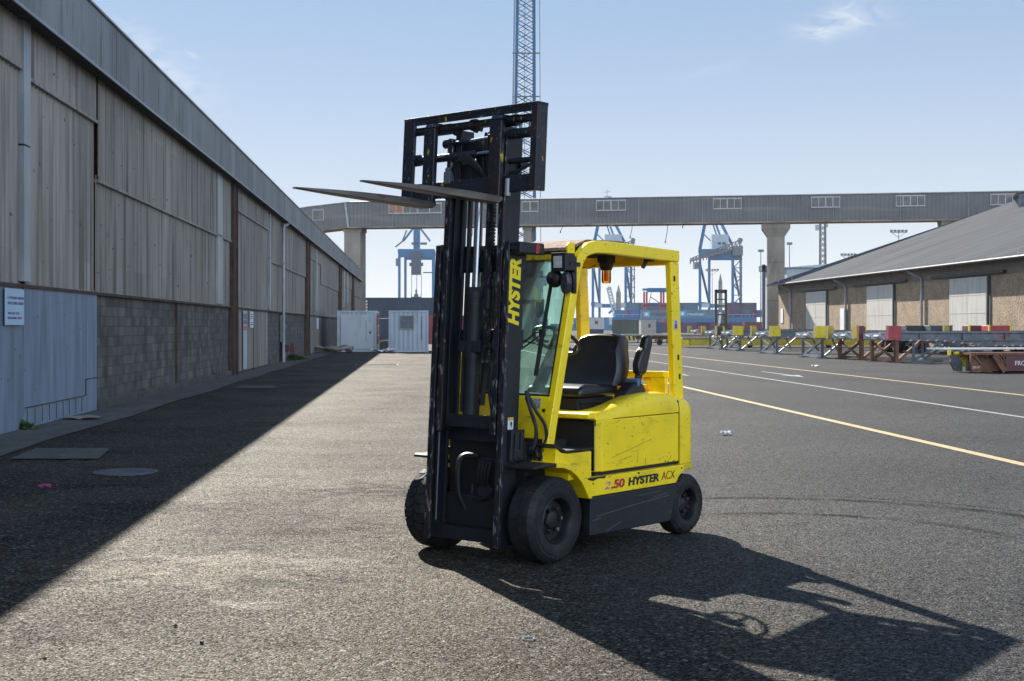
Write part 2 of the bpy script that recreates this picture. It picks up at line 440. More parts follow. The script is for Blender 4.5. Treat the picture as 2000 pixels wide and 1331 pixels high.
white_paint = M('white_paint', (.45, .49, .53), .5, vary=.1, vscale=(1, 1, .6), layers=[((.35, .3, .25), (2, 2, .6), .6, .75, .5, 6)])
stripe_red = M('tape_red', (.35, .05, .04), .5)
stripe_white = M('tape_white', (.5, .42, .36), .5)


def brick_mat(name, c1, c2, mortar, w, h, axis='y'):
    m = M(name, c1, .9, vary=.2, vscale=(1, 1.5, 1.5), bump=(.3, 30, .01))
    nt = m.node_tree; b = [n for n in nt.nodes if n.type == 'BSDF_PRINCIPLED'][0]
    old = b.inputs['Base Color'].links[0].from_socket
    tc = nt.nodes.new('ShaderNodeTexCoord'); sp = nt.nodes.new('ShaderNodeSeparateXYZ'); cb = nt.nodes.new('ShaderNodeCombineXYZ')
    nt.links.new(tc.outputs['Object'], sp.inputs[0]); nt.links.new(sp.outputs[1], cb.inputs[0]); nt.links.new(sp.outputs[2], cb.inputs[1])
    br = nt.nodes.new('ShaderNodeTexBrick'); nt.links.new(cb.outputs[0], br.inputs['Vector'])
    br.inputs['Color1'].default_value = (*c1, 1); br.inputs['Color2'].default_value = (*c2, 1); br.inputs['Mortar'].default_value = (*mortar, 1)
    br.inputs['Scale'].default_value = 1; br.inputs['Brick Width'].default_value = w; br.inputs['Row Height'].default_value = h; br.inputs['Mortar Size'].default_value = .012
    br.inputs['Bias'].default_value = -.1
    mp = nt.nodes.new('ShaderNodeMapping'); mp.inputs['Scale'].default_value = (1, 1.6, .9); nt.links.new(tc.outputs['Object'], mp.inputs[0])
    n = nt.nodes.new('ShaderNodeTexNoise'); n.inputs['Scale'].default_value = 1.3; n.inputs['Detail'].default_value = 7; nt.links.new(mp.outputs[0], n.inputs['Vector'])
    r = nt.nodes.new('ShaderNodeMapRange'); nt.links.new(n.outputs[0], r.inputs[0])
    for i, x in enumerate((.3, .7, .55, 1.45)): r.inputs[i + 1].default_value = x
    mx = nt.nodes.new('ShaderNodeMixRGB'); mx.blend_type = 'MULTIPLY'; mx.inputs[0].default_value = 1
    nt.links.new(br.outputs['Color'], mx.inputs[1]); nt.links.new(r.outputs[0], mx.inputs[2]); nt.links.new(mx.outputs[0], b.inputs['Base Color'])
    return m


block = brick_mat('concrete_block', (.085, .078, .070), (.150, .137, .120), (.075, .069, .06), .4, .2)


def asphalt():
    m = bpy.data.materials.new('asphalt'); m.use_nodes = True; nt = m.node_tree; nt.nodes.clear()
    L = nt.links.new
    out = nt.nodes.new('ShaderNodeOutputMaterial'); b = nt.nodes.new('ShaderNodeBsdfPrincipled'); L(b.outputs[0], out.inputs[0])
    tc = nt.nodes.new('ShaderNodeTexCoord'); sp = nt.nodes.new('ShaderNodeSeparateXYZ'); L(tc.outputs['Object'], sp.inputs[0])
    def math_(op, a, c=None, d=None):
        n = nt.nodes.new('ShaderNodeMath'); n.operation = op
        for i, v in enumerate((a, c, d)):
            if v is None: continue
            if isinstance(v, (int, float)): n.inputs[i].default_value = v
            else: L(v, n.inputs[i])
        return n.outputs[0]
    def noise(scale, det=5, sx=1, sy=1, off=0, dist=0):
        mp = nt.nodes.new('ShaderNodeMapping'); mp.inputs['Scale'].default_value = (sx, sy, 1); mp.inputs['Location'].default_value = (off, off, 0); L(tc.outputs['Object'], mp.inputs[0])
        n = nt.nodes.new('ShaderNodeTexNoise'); n.inputs['Scale'].default_value = scale; n.inputs['Detail'].default_value = det; n.inputs['Distortion'].default_value = dist
        L(mp.outputs[0], n.inputs['Vector']); return n.outputs[0]
    def mr(v, a, b_, c, d):
        n = nt.nodes.new('ShaderNodeMapRange'); L(v, n.inputs[0])
        for i, x in enumerate((a, b_, c, d)): n.inputs[i + 1].default_value = x
        return n.outputs[0]
    def mix(f, a, c, mode='MIX'):
        n = nt.nodes.new('ShaderNodeMixRGB'); n.blend_type = mode
        for i, x in enumerate((f, a, c)):
            if isinstance(x, (int, float)): n.inputs[i].default_value = x
            elif isinstance(x, tuple): n.inputs[i].default_value = (*x, 1)
            else: L(x, n.inputs[i])
        return n.outputs[0]
    side = math_('ADD', sp.outputs[0], math_('MULTIPLY', sp.outputs[1], .0711))   # across the road
    side = math_('ADD', side, mr(noise(.35, 3), .3, .7, -1.2, 1.2))
    right = mr(side, .2, 2.6, 0, 1)
    old = mix(mr(noise(.55, 6, 1, .8, 5), .35, .68, 0, 1), (.036, .034, .030), (.078, .069, .053))
    old = mix(mr(noise(1.3, 7, .6, 1.8, 11), .56, .72, 0, .55), old, (.017, .0165, .016))
    old = mix(mr(noise(.9, 7, .5, 1.5, 31), .60, .74, 0, .5), old, (.085, .068, .044))
    new = mix(mr(noise(.3, 6, .8, .8, 7), .35, .65, 0, 1), (.042, .044, .046), (.055, .057, .059))
    new = mix(mr(noise(.8, 6, 1, 1, 17), .6, .75, 0, .4), new, (.034, .036, .038))
    old = mix(1.0, old, (1.05, .86, .64), 'MULTIPLY')
    base = mix(right, old, new)
    # tyre marks turning on the right
    for cx, cy, rx, ry, w, s in ((2.1, 9.5, 1.78, 1.78, .05, .95), (2.1, 9.75, 2.62, 2.55, .04, .95), (2.1, 9.75, 2.86, 2.8, .02, .6)):
        dx = math_('DIVIDE', math_('SUBTRACT', sp.outputs[0], cx), rx); dy = math_('DIVIDE', math_('SUBTRACT', sp.outputs[1], cy), ry)
        d = math_('SQRT', math_('ADD', math_('MULTIPLY', dx, dx), math_('MULTIPLY', dy, dy)))
        e = math_('ABSOLUTE', math_('SUBTRACT', d, 1.0))
        k = math_('MULTIPLY', mr(e, w * .5, w, s, 0), mr(noise(3, 4), .35, .6, .3, 1))
        k = math_('MULTIPLY', k, mr(sp.outputs[1], cy + .2, cy + .9, 0, 1))
        base = mix(k, base, (.012, .012, .013))
    # oil stains and pale scuffs under the parked truck's lane
    for px_, py_, r_, c, s in ((-1.1, 12.8, 1.1, (.012, .012, .012), .8), (-2.9, 11.6, .8, (.014, .014, .013), .6), (-1.6, 8.35, .45, (.013, .013, .012), .6), (-2.6, 6.9, .5, (.014, .014, .014), .55), (-4.2, 13.2, .45, (.012, .012, .012), .8), (-1.2, 8.9, .28, (.22, .2, .17), .7), (-1.5, 7.6, .22, (.17, .16, .15), .6), (-1.9, 9.0, .5, (.16, .14, .11), .6), (-1.5, 10.3, .8, (.014, .0135, .013), .6), (-2.2, 8.6, 1.0, (.12, .085, .045), .6), (-3.6, 11.9, .5, (.014, .0135, .013), .55), (-1.0, 14.5, .9, (.05, .05, .05), .4)):
        dx = math_('DIVIDE', math_('SUBTRACT', sp.outputs[0], px_), r_); dy = math_('DIVIDE', math_('SUBTRACT', sp.outputs[1], py_), r_ * .55)
        d = math_('SQRT', math_('ADD', math_('MULTIPLY', dx, dx), math_('MULTIPLY', dy, dy)))
        d = math_('ADD', d, mr(noise(3.5, 7, 1, 1.6, px_), .3, .7, -1.2, 1.2))
        base = mix(mr(d, .3, 1.1, s, 0), base, c)
    vc = nt.nodes.new('ShaderNodeTexVoronoi'); vc.feature = 'DISTANCE_TO_EDGE'; vc.inputs['Scale'].default_value = .42
    dm = nt.nodes.new('ShaderNodeVectorMath'); dm.operation = 'MULTIPLY_ADD'; nd = nt.nodes.new('ShaderNodeTexNoise'); nd.inputs['Scale'].default_value = 1.6; nd.inputs['Detail'].default_value = 6
    L(tc.outputs['Object'], nd.inputs['Vector']); L(nd.outputs['Color'], dm.inputs[0]); dm.inputs[1].default_value = (1.3, 1.3, 0); L(tc.outputs['Object'], dm.inputs[2]); L(dm.outputs[0], vc.inputs['Vector'])
    ck = math_('MULTIPLY', mr(vc.outputs['Distance'], .0, .005, .5, 0), mr(noise(.5, 3, 1, 1, 40), .50, .60, 0, 1))
    base = mix(ck, base, (.008, .008, .008))
    lumn = nt.nodes.new('ShaderNodeRGBToBW'); L(base, lumn.inputs[0])
    patch = mr(lumn.outputs[0], .012, .085, 0, 1)
    # stone chips
    v = nt.nodes.new('ShaderNodeTexVoronoi'); v.inputs['Scale'].default_value = 100; L(tc.outputs['Object'], v.inputs['Vector'])
    cs = nt.nodes.new('ShaderNodeSeparateColor'); L(v.outputs['Color'], cs.inputs[0])
    v2 = nt.nodes.new('ShaderNodeTexVoronoi'); v2.inputs['Scale'].default_value = 46; L(tc.outputs['Object'], v2.inputs['Vector'])
    cs2 = nt.nodes.new('ShaderNodeSeparateColor'); L(v2.outputs['Color'], cs2.inputs[0])
    base = mix(1.0, base, mr(cs.outputs[0], 0, 1, .45, 1.55), 'MULTIPLY')
    base = mix(mr(cs.outputs[1], .86, .90, 0, .8), base, (.17, .16, .135))
    chip = math_('MULTIPLY', mr(cs2.outputs[1], .88, .91, 0, .75), mr(right, 0, 1, 1, .25))
    base = mix(chip, base, (.26, .24, .205))
    base = mix(mr(cs2.outputs[0], .93, .96, 0, .6), base, (.028, .028, .030))
    base = mix(1.0, base, mr(noise(9, 5, 1, 1, 3), .3, .7, .8, 1.2), 'MULTIPLY')
    base = mix(1.0, base, mr(noise(38, 3, 1, 1, 3), .35, .65, .6, 1.45), 'MULTIPLY')
    base = mix(1.0, base, mr(cs2.outputs[2], 0, 1, .55, 1.45), 'MULTIPLY')
    base = mix(1.0, base, (.56, .57, .60), 'MULTIPLY')
    L(base, b.inputs['Base Color'])
    L(mr(cs.outputs[2], 0, 1, .62, .95), b.inputs['Roughness'])
    L(math_('MULTIPLY', mr(patch, 0, 1, .04, .31), mr(cs.outputs[0], .1, 1, .1, 2.1)), b.inputs['Specular IOR Level'])
    L(mix(right, (1.0, .84, .64), (1.0, .97, .93)), b.inputs['Specular Tint'])
    bh = math_('ADD', math_('MULTIPLY', v.outputs['Distance'], -1.0), math_('MULTIPLY', v2.outputs['Distance'], -.8))
    bn = nt.nodes.new('ShaderNodeBump'); bn.inputs['Strength'].default_value = .9; bn.inputs['Distance'].default_value = .006; L(bh, bn.inputs['Height'])
    bn2 = nt.nodes.new('ShaderNodeBump'); bn2.inputs['Strength'].default_value = .5; bn2.inputs['Distance'].default_value = .05; L(noise(2.5, 6), bn2.inputs['Height']); L(bn.outputs[0], bn2.inputs['Normal'])
    L(bn2.outputs[0], b.inputs['Normal'])
    return m


asph = asphalt()

# ------------------------------------------------------------------ ground
RA = math.atan(.0711)                        # the sheds and the road lines run 4 degrees left of the view
ca, sa = math.cos(RA), math.sin(RA)


def rfw(x, s, z=0):                          # road frame to world
    return Vector((x * ca - s * sa, x * sa + s * ca, z))


g = MB(); g.add([(-1400, -60, 0), (1400, -60, 0), (1400, 2000, 0), (-1400, 2000, 0)], [(0, 1, 2, 3)])
tag(g.build('ground', asph), kind='structure')
# concrete apron along the left shed
g = MB()
for i in range(60):
    s0, s1 = -6 + i * 2.5, -6 + (i + 1) * 2.5
    w0 = -5.13 + .06 * math.sin(i * 1.7); w1 = -5.13 + .06 * math.sin((i + 1) * 1.7)
    g.add([rfw(-6.4, s0, .012), rfw(w0, s0, .012), rfw(w1, s1, .012), rfw(-6.4, s1, .012)], [(0, 1, 2, 3)])
tag(g.build('pavement', apron_mat), kind='structure')
g = MB(); g.add([at(20, 899, 15.8).to_2d().to_3d(), (at(192, 899, 15.8)).to_2d().to_3d(), at(215, 878, 17.17).to_2d().to_3d(), at(70, 878, 17.17).to_2d().to_3d()], [(0, 1, 2, 3)])
for i in range(4): g.v[i] = (g.v[i][0], g.v[i][1], .016)
tag(g.build('concrete_patch', apron_mat), kind='structure')
g = MB(); g.add([(*at(462, 759, 34).to_2d(), .016), (*at(540, 759, 34).to_2d(), .016), (*at(536, 755, 35.2).to_2d(), .016), (*at(470, 755, 35.2).to_2d(), .016)], [(0, 1, 2, 3)])
tag(g.build('concrete_patch', apron_mat), kind='structure')


def stripe(x, w, s0, s1, mat):
    g = MB(); n = 24
    for i in range(n):
        a = s0 + (s1 - s0) * (i / n) ** 2; b = s0 + (s1 - s0) * ((i + 1) / n) ** 2
        g.add([rfw(x - w / 2, a, .004), rfw(x + w / 2, a, .004), rfw(x + w / 2, b, .004), rfw(x - w / 2, b, .004)], [(0, 1, 2, 3)])
    return tag(g.build('road_marking', mat), kind='structure')


stripe(6.99, .16, 2, 180, line_yellow)
stripe(10.62, .12, 2, 180, line_white)
stripe(14.02, .15, 2, 180, line_yellow)
for x, s, tip, hw in ((12.15, 46.0, 40.9, .30), (8.75, 47.0, 42.0, .12)):
    g = MB()
    pts = [(x - .05, s), (x + .05, s), (x + .08, tip + 1.5), (x + hw, tip + 1.6), (x, tip), (x - hw, tip + 1.6), (x - .08, tip + 1.5)]
    g.add([rfw(a, b, .004) for a, b in pts], [tuple(range(7))])
    tag(g.build('road_marking', line_white), kind='structure')

# ------------------------------------------------------------------ left shed
def sL(px):
    return (15965 / (817 - px) + .44) / .9975


shed = empty('warehouse', rfw(-6.185, 0), RA, 'long grey corrugated warehouse with a deep fascia, along the left side', 'warehouse')
END = 142.6
MB().box(-34, -8, 0, -.08, END, 7.2).build('wall', clad, shed)
g = MB()
bays = [(-8, sL(38), 5.6, .0), (sL(48), sL(183), 5.5, .0), (sL(183) + .03, sL(447), 4.38, .02), (sL(456), sL(522), 5.55, 0), (sL(524), sL(595), 4.3, .0), (sL(602), sL(625), 5.5, 0), (sL(625), sL(660), 4.3, 0), (sL(664), sL(686), 5.0, 0), (sL(689), END, 4.6, 0)]
for s0, s1, lap, o in bays:
    g = MB()
    corr(g, s0, s1, 2.28, lap + .12, .0 + o, .21, .024)
    corr(g, s0, s1, lap, 7.1, .05 + o, .21, .024)
    g.box(-.03, s0, 2.25, .02 + o, s1, 2.28)
    g.build('cladding_bay', clad, shed, smooth=True, ang=60)
    MB().box(-.02, s0, lap - .025, .082 + o, s1, lap + .03).build('lap_flashing', clad, shed)
# light strips
for p0, p1, zb in ((38, 48, 2.3), (420, 429, 2.3), (523.2, 524.6, 2.3), (601.5, 603, 2.3), (615.5, 617, 2.5), (670, 671.5, 3.2), (676.5, 678, 3.6)):
    g = MB(); a, b = sL(p0), sL(p1)
    z0 = zb
    for z1 in (4.4, 7.0):
        g.box(.0, a - .1, z0, .10, b, z1); z0 = z1 + .03
    g.build('translucent_strip', light_strip, shed)
# fascia, gutter cap, soffit, roof
g = MB(); corr(g, -8, 140, 6.33, 7.36, .35, .18, .016)
g.build('fascia', fascia_mat, shed, smooth=True, ang=60)
MB().box(-.05, -8, 6.34, .31, 140, 6.40).build('soffit', dark, shed)
g = MB(); g.box(.28, -8, 7.365, .40, 140, 7.40).box(.36, -8, 6.29, .385, 140, 6.34)
for k in range(70): g.box(.33, -6 + k * 2.1, 7.402, .36, -5.95 + k * 2.1, 7.44)
g.build('ridge_capping', galv, shed)
g = MB(); g.prism([(-34, 10.5), (-34, 10.3), (.2, 7.2), (.26, 7.36)], 'y', -8, 141)
g.build('roof', roof_slab, shed)
g = MB(); g.prism([(.372, 6.3), (-.1, 6.3), (-.1, 7.4), (.372, 7.4)], 'y', 140.001, 140.1); g.build('fascia_end', fascia_mat, shed)
# columns
for p0, p1 in ((447.7, 455.7), (595, 601), (660.5, 663.5), (686, 688.7)):
    a, b = sL(p0), sL(p1); g = MB(); mid = (a + b) / 2; w = min(.42, b - a)
    g.box(-.02, a, 0, .16, b, 6.36)
    g.box(.16, mid - .05, 0, .23, mid + .05, 6.36)
    g.build('column', rust_column, shed)
# base walls
def base_panel(p0, p1, mat, name, x=-.02, z1=2.25, s_0=None):
    a = sL(p0) if s_0 is None else s_0; b = sL(p1)
    return MB().box(x - .1, a, 0, x, b, z1).build(name, mat, shed)
base_panel(0, 37, blue_door, 'steel_door', .05, 2.2, -8)
base_panel(39.5, 183, blue_door, 'steel_door', .06, 2.2)
g = MB(); a, b = sL(37), sL(39.5); g.box(-.02, a, 0, .03, b, 2.2); g.build('door_gap', dark, shed)
g = MB()
g.box(.062, sL(41), .32, .075, sL(160), .335).box(.062, sL(160), .32, .075, sL(160) + .03, .62).box(.062, sL(160), .62, .075, sL(183), .635)
for k in range(9): g.box(.062, sL(45) + k * .42, .05, .068, sL(45) + k * .42 + .012, .3)
g.build('door_weld_seam', rust_column, shed)
MB().box(-.12, sL(183), 0, -.0, sL(342), 2.22).build('block_wall', block, shed)
MB().box(-.12, sL(343.5), 0, -.0, sL(446), 2.22).build('block_wall', block, shed)
MB().box(-.12, sL(342), 0, .05, sL(343.5), 2.22).build('pilaster_pipe', rust_column, shed)
g = MB(); g.box(-.0, sL(183), 0, .10, sL(447), .16); g.build('plinth', apron_mat, shed, bevel=.02)
for p0, p1 in ((457, 493), (494, 522)):
    g = MB(); corr(g, sL(p0), sL(p1), .05, 2.24, .02, .2, .012); g.build('corrugated_door', clad, shed, smooth=True, ang=60)
MB().box(.0, sL(493), 0, .03, sL(494), 2.24).build('door_gap', dark, shed)
base_panel(523, 545, block, 'block_wall', 0)
base_panel(547, 557, dark, 'doorway', -.05)
MB().box(-.03, sL(549), .9, .02, sL(556), 2.1).build('doorway_panel', clad, shed)
base_panel(558, 594, block, 'block_wall', 0)
g = MB(); corr(g, sL(602), sL(628), .05, 2.24, .02, .2, .012); g.build('corrugated_door', clad, shed, smooth=True, ang=60)
base_panel(629, 660, block, 'block_wall', 0)
MB().box(-.1, sL(664), 0, .02, END - .2, 2.24).build('block_wall', clad, shed)
g = MB(); g.box(-.02, -8, 2.20, .085, END, 2.255); g.build('sill_rail', rust_column, shed)
g = MB(); s = sL(545)
g.tube([(.2, s, 0), (.2, s, 6.0), (.22, s + .05, 6.12), (.26, s + .9, 6.2), (.3, s + 1.6, 6.36)], .075, 10)
g.box(.05, s - .1, 2.0, .28, s + .1, 2.05).box(.05, s - .1, 4.4, .28, s + .1, 4.45)
g.build('downpipe', galv, shed, smooth=True)

# things on the left wall
def wall_sign(p0, z0, z1, p1, mat, name, label, x=.09, cat='sign'):
    e = empty(name, rfw(-6.185 + x, sL(p0), z0), RA, label, cat)
    return e, sL(p1) - sL(p0), z1 - z0
sg, w, h = wall_sign(-3, 1.62, 2.17, 34, white_paper, 'notice_board', 'pale blue-white notice board with four lines of lettering on the blue steel door')
MB().box(0, 0, 0, .012, w, h).build('board', M('sign_board', (.42, .58, .70), .5, vary=.05), sg, bevel=.002)
for i, (tx, zt, sz, tw) in enumerate((('ΕΞΟΥΣΙΟΔΟΤΗΜΕΝΟ', .39, .055, .80), ('ΠΡΟΣΩΠΙΚΟ ΜΟΝΟ', .31, .055, .78), ('RESTRICTED', .16, .05, .55), ('PERSONNEL ONLY', .09, .05, .70))):
    text(tx, sz, purple_ink, sg, loc=(.014, .10 if i != 2 else .12, zt), xdir=(0, 1, 0), ydir=(0, 0, 1), width=tw)
sg, w, h = wall_sign(471, .1, 2.15, 478, white_paper, 'banner', 'tall narrow white banner with green, blue and pink top on corrugated doors', .07)
MB().box(0, 0, 0, .01, w, h).build('strip', white_paint, sg)
for z0, z1, c in ((1.75, 1.95, (.10, .25, .20)), (1.58, 1.72, (.12, .16, .26)), (1.36, 1.52, (.5, .12, .17))):
    MB().box(.011, .03, z0, .014, w - .03, z1).build('printed_patch', M('print', c, .6), sg)
sg, w, h = wall_sign(484, 1.55, 2.15, 491, white_paper, 'notice', 'small white notice with blue text, right of the tall banner', .07)
MB().box(0, 0, 0, .01, w, h).build('sheet', white_paper, sg)
g = MB()
for k in range(5): g.box(.0105, .12, .48 - k * .07 - (.1 if k > 2 else 0), .012, w - .15, .51 - k * .07 - (.1 if k > 2 else 0))
g.build('text_lines', purple_ink, sg)
sg, w, h = wall_sign(616, 1.45, 2.1, 620, white_paper, 'wall_notice', 'thin pale notice on the last low door before the dark blocks', .07)
MB().box(0, 0, 0, .01, w, h).build('sheet', white_paper, sg)
e = empty('wall_box', rfw(-6.185 + .05, sL(552), .45), RA, 'small dark red metal box fixed low on the wall beside the downpipe', 'box')
g = MB(); g.box(0, -.35, 0, .28, .75, .32).box(.28, .5, -.05, .42, .8, .37); g.build('body', maroon, e, bevel=.01)
MB().box(0, 0, -.45, .1, .12, 0).build('leg', galv, e)
e = empty('electric_cabinet', rfw(-6.185 + .0, sL(550), .78), RA, 'narrow grey-green cabinet in the doorway above the red box', 'cabinet')
MB().box(0, 0, 0, .14, 1.0, .9).build('body', steel_grey, e, bevel=.01); MB().box(.141, .2, .15, .15, .8, .75).build('door', navy, e)


def weed(px, Y, w, h, n, label):
    e = empty('weed', at(px, 700, Y).to_2d().to_3d(), 0, label, 'weed', 'weeds along the foot of the grey wall')
    e.location.z = .012
    g = MB()
    for i in range(n):
        a = rnd(0, 6.28); r = abs(random.gauss(0, .35)) * w; hh = h * max(.15, 1 - r / w) * rnd(.4, 1)
        bx, by = r * math.cos(a), r * .5 * math.sin(a); lean = rnd(.1, .5) * hh
        tx, ty = bx + math.cos(a) * lean, by + math.sin(a) * lean
        for k in range(3):
            t = rnd(.2, 1); c = Vector((bx + (tx - bx) * t, by + (ty - by) * t, hh * t)); s = rnd(.012, .035) * (1 + w)
            u = Vector((rnd(-1, 1), rnd(-1, 1), rnd(-.3, .8))).normalized() * s * 1.6; v = Vector((rnd(-1, 1), rnd(-1, 1), rnd(-.5, .5))).normalized() * s * .6
            g.add([c - u, c + v, c + u, c - v], [(0, 1, 2, 3)])
        g.add([(bx, by, 0), (bx + .004, by, 0), (tx, ty, hh)], [(0, 1, 2)])
    g.build('foliage', leafmat, e)
    return e


weed(408, 39.8, .42, .33, 150, 'round green weed by the block wall just before the rusty column')
weed(575, 62.5, 1.1, .35, 200, 'wide green weeds below the small red wall box')
weed(556, 60.5, .5, .3, 80, 'small dark weed tuft at the foot of the downpipe')
weed(274, 29.6, .12, .28, 50, 'thin upright weed midway along the block wall plinth')
weed(346, 34.0, .16, .2, 50, 'little weed beside the dark pipe on the block wall')
weed(47, 20.4, .35, .13, 120, 'low flat weeds at the foot of the blue steel door')
# crumpled sheet
def crumple(name, loc, w, d, h, mat, label, cat='litter', seed=1):
    r = random.Random(seed); n = 7; vs = []
    for i in range(n):
        for j in range(n):
            vs.append((loc[0] + (i / (n - 1) - .5) * w + r.uniform(-.05, .05) * w, loc[1] + (j / (n - 1) - .5) * d + r.uniform(-.05, .05) * d, .018 + r.random() * h))
    fs = [(i * n + j, (i + 1) * n + j, (i + 1) * n + j + 1, i * n + j + 1) for i in range(n - 1) for j in range(n - 1)]
    return tag(MB().add(vs, fs).build(name, mat), label, cat)
crumple('plastic_sheet', (-7.35, 22.6), .6, .4, .05, conc, 'crumpled pale plastic sheet lying at the foot of the blue steel door', seed=3)
crumple('scrap_paper', at(1417, 850, 19.43).to_2d(), .15, .16, .05, white_paper, 'crumpled white paper on the asphalt right of the forklift', seed=4)
crumple('scrap_paper', at(1593, 717, 52.1).to_2d(), .22, .5, .07, white_paper, 'tiny white paper scrap near the trailers beyond the far yellow line', seed=5)
crumple('candy_wrapper', at(90, 954, 13.0).to_2d(), .13, .12, .03, M('pink_foil', (.35, .05, .16), .4), 'bright pink wrapper on the shaded ground at the left', seed=6)
g = MB(); c = at(1032, 1250, 4120 / 612); ring = [(c.x + .03 * math.cos(a * .3491), c.y + .033 * math.sin(a * .3491), .006) for a in range(18)]
g.tube(ring, .004, 6, closed=True); tag(g.build('metal_ring', galv, smooth=True), 'small pale metal ring lying on the asphalt in front of the forklift', 'ring')
for px, py, s in ((343, 1225, 0.012), (394, 1258, 0.013), (88, 1288, 0.010), (1460, 1074, 0.009)):
    Y = 4120 / (py - 638); c = at(px, py, Y)
    g = MB(); r = random.Random(px)
    pr_ = [(0, -.6), (.7, -.3), (.9, .1), (.6, .6), (0, .8)]
    g.lathe([(a * s, b * s) for a, b in pr_], (c.x, c.y, s * .55), 'z', 7)
    g.v = [(x + r.uniform(-.3, .3) * s, y + r.uniform(-.3, .3) * s, max(.001, z)) for x, y, z in g.v]
    tag(g.build('pebble', black_paint), {343: 'small black pebble at the lower left, the one nearest the shadow edge', 394: 'flat black pebble at the bottom left, right of the other two', 88: 'tiny dark pebble near the bottom left corner', 1460: 'dark pebble on the asphalt right of the rear wheel'}[px], 'pebble')

# manhole cover
mh = empty('manhole_cover', (*at(245, 924, 14.4).to_2d(), .005), R(-14), 'round ribbed iron manhole cover in the shade of the warehouse', 'manhole cover')
g = MB(); g.lathe([(.0, .0), (.31, .0), (.335, -.004)], (0, 0, .004), 'z', 40); g.build('plate', dark, mh)
g = MB()
for k in range(-6, 7):
    y = k * .047; w = math.sqrt(max(0, .30 ** 2 - y * y))
    if w > .03: g.box(-w, y - .011, .004, w, y + .011, .012)
g.build('ribs', steel_grey, mh)
g = MB(); g.lathe([(.315, .0), (.315, .012), (.34, .012), (.34, 0)], (0, 0, 0), 'z', 40); g.build('rim', steel_grey, mh)
for px, py, L_ in ((735, 713, 1.5),):
    Y = 4120 / (py - 638); c = at(px, py, Y)
    dc = empty('drain_cover', (c.x, c.y, .005), RA, 'flat rectangular drain cover in the asphalt before the white containers', 'drain cover')
    g = MB(); g.box(-.9, -.6, 0, .9, .6, .006); g.build('plate', steel_grey, dc)
    g = MB(); [g.box(-.85, -.55 + k * .1, .006, .85, -.52 + k * .1, .012) for k in range(11)]; g.build('bars', black_paint, dc)

# ------------------------------------------------------------------ containers
def container(name, loc, rz, L, col, label, W=2.44, H=2.59, group='shipping containers', cat='container', trap=True, door=True):
    mat = M(name + '_paint', col, .55, vary=.12, vscale=(.6, .6, .5), layers=[((col[0] * .4 + .03, col[1] * .4 + .015, col[2] * .4), (1.2, 1.2, .5), .58, .75, .5, 6)])
    e = empty(name, loc, rz, label, cat, group)        # local: width along x, door end at y=0, length along y
    g = MB()
    for x in (-W / 2 + .06, W / 2 - .06):
        for y in (.06, L - .06): g.box(x - .06, y - .06, 0, x + .06, y + .06, H)
    for x in (-W / 2 + .04, W / 2 - .04):
        for z in (.02, H - .12): g.box(x - .035, .1, z, x + .035, L - .1, z + .11)
    for y in (.04, L - .04):
        for z in (.02, H - .12): g.box(-W / 2 + .1, y - .035, z, W / 2 - .1, y + .035, z + .11)
    g.build('frame', mat, e)
    g = MB()
    n = .28
    for sx in (-1, 1): corr(g, .1, L - .1, .12, H - .1, sx * (W / 2 - .05), n, -.035 * sx, 'y', prof='trap')
    corr(g, -W / 2 + .1, W / 2 - .1, .12, H - .1, L - .06, n, -.03, 'x', prof='trap')
    if not door: corr(g, -W / 2 + .1, W / 2 - .1, .12, H - .1, .03, n, .03, 'x', prof='trap')
    g.box(-W / 2 + .1, .1, H - .05, W / 2 - .1, L - .1, H - .02)
    g.build('side_wall', mat, e)
    if door:
        g = MB(); g.box(-W / 2 + .12, .03, .12, -.01, .07, H - .12).box(.01, .03, .12, W / 2 - .12, .07, H - .12); g.build('door', mat, e)
        g = MB()
        for x in (-.8, -.35, .35, .8): g.cyl((x, .01, .1), (x, .01, H - .1), .02, 6)
        g.build('locking_bar', galv, e)
    return e, mat


WC = 'white container offices at the end of the shed'
e, m_ = container('container', (*at(697, 688, 82).to_2d(), 0), RA, 6.06, (.42, .47, .52), 'white container with a plain flat end, left one beside the grey shed', group=WC, door=False)
MB().box(-1.0, -.035, .2, 1.0, -.005, 2.32).build('end_panel', white_paint, e, bevel=.01)
g = MB()
for k in range(12): g.box(.55, -.04, 1.9 - k * .11, .59, -.036, 1.97 - k * .11)
for k in range(3): g.box(.78, -.04, 2.1 - k * .1, .82, -.036, 2.17 - k * .1)
g.box(.76, -.04, 1.15, .88, -.036, 1.3); g.build('stencilled_marks', navy, e)
g = MB(); g.box(1.23, .9, .5, 1.245, 5.2, 2.4); g.build('red_side_panel', red_paint, e)
text('CSC', 1.1, white_ink, e, 'side_lettering', loc=(1.247, 1.2, .95), xdir=(0, 1, 0), ydir=(0, 0, 1), width=3.4)
e, m_ = container('container', (*at(798, 690, 81).to_2d(), 0), RA, 6.06, (.38, .44, .50), 'white ribbed container with a square louvred vent, beside the forklift mast', group=WC, door=False)
g = MB(); g.box(-.55, -.05, 1.45, .35, .0, 2.3); g.build('vent_frame', galv, e)
g = MB()
for k in range(9): g.prism([(-.055, 1.5 + k * .085), (-.085, 1.51 + k * .085), (-.055, 1.57 + k * .085)], 'x', -.5, .3)
g.build('louvre', steel_grey, e)
g = MB()
for k in range(16): g.box(.78, -.012, 2.15 - k * .09, .83, -.008, 2.21 - k * .09)
g.build('stencilled_marks', navy, e)
g = MB(); g.box(1.23, .9, .5, 1.245, 5.2, 2.4); g.build('red_side_panel', red_paint, e)
crumple('gravel_heap', at(645, 689, 79).to_2d(), 2.6, 1.6, .5, conc, 'low pale rubble heap where the shed meets the left white container', 'rubble', 9)
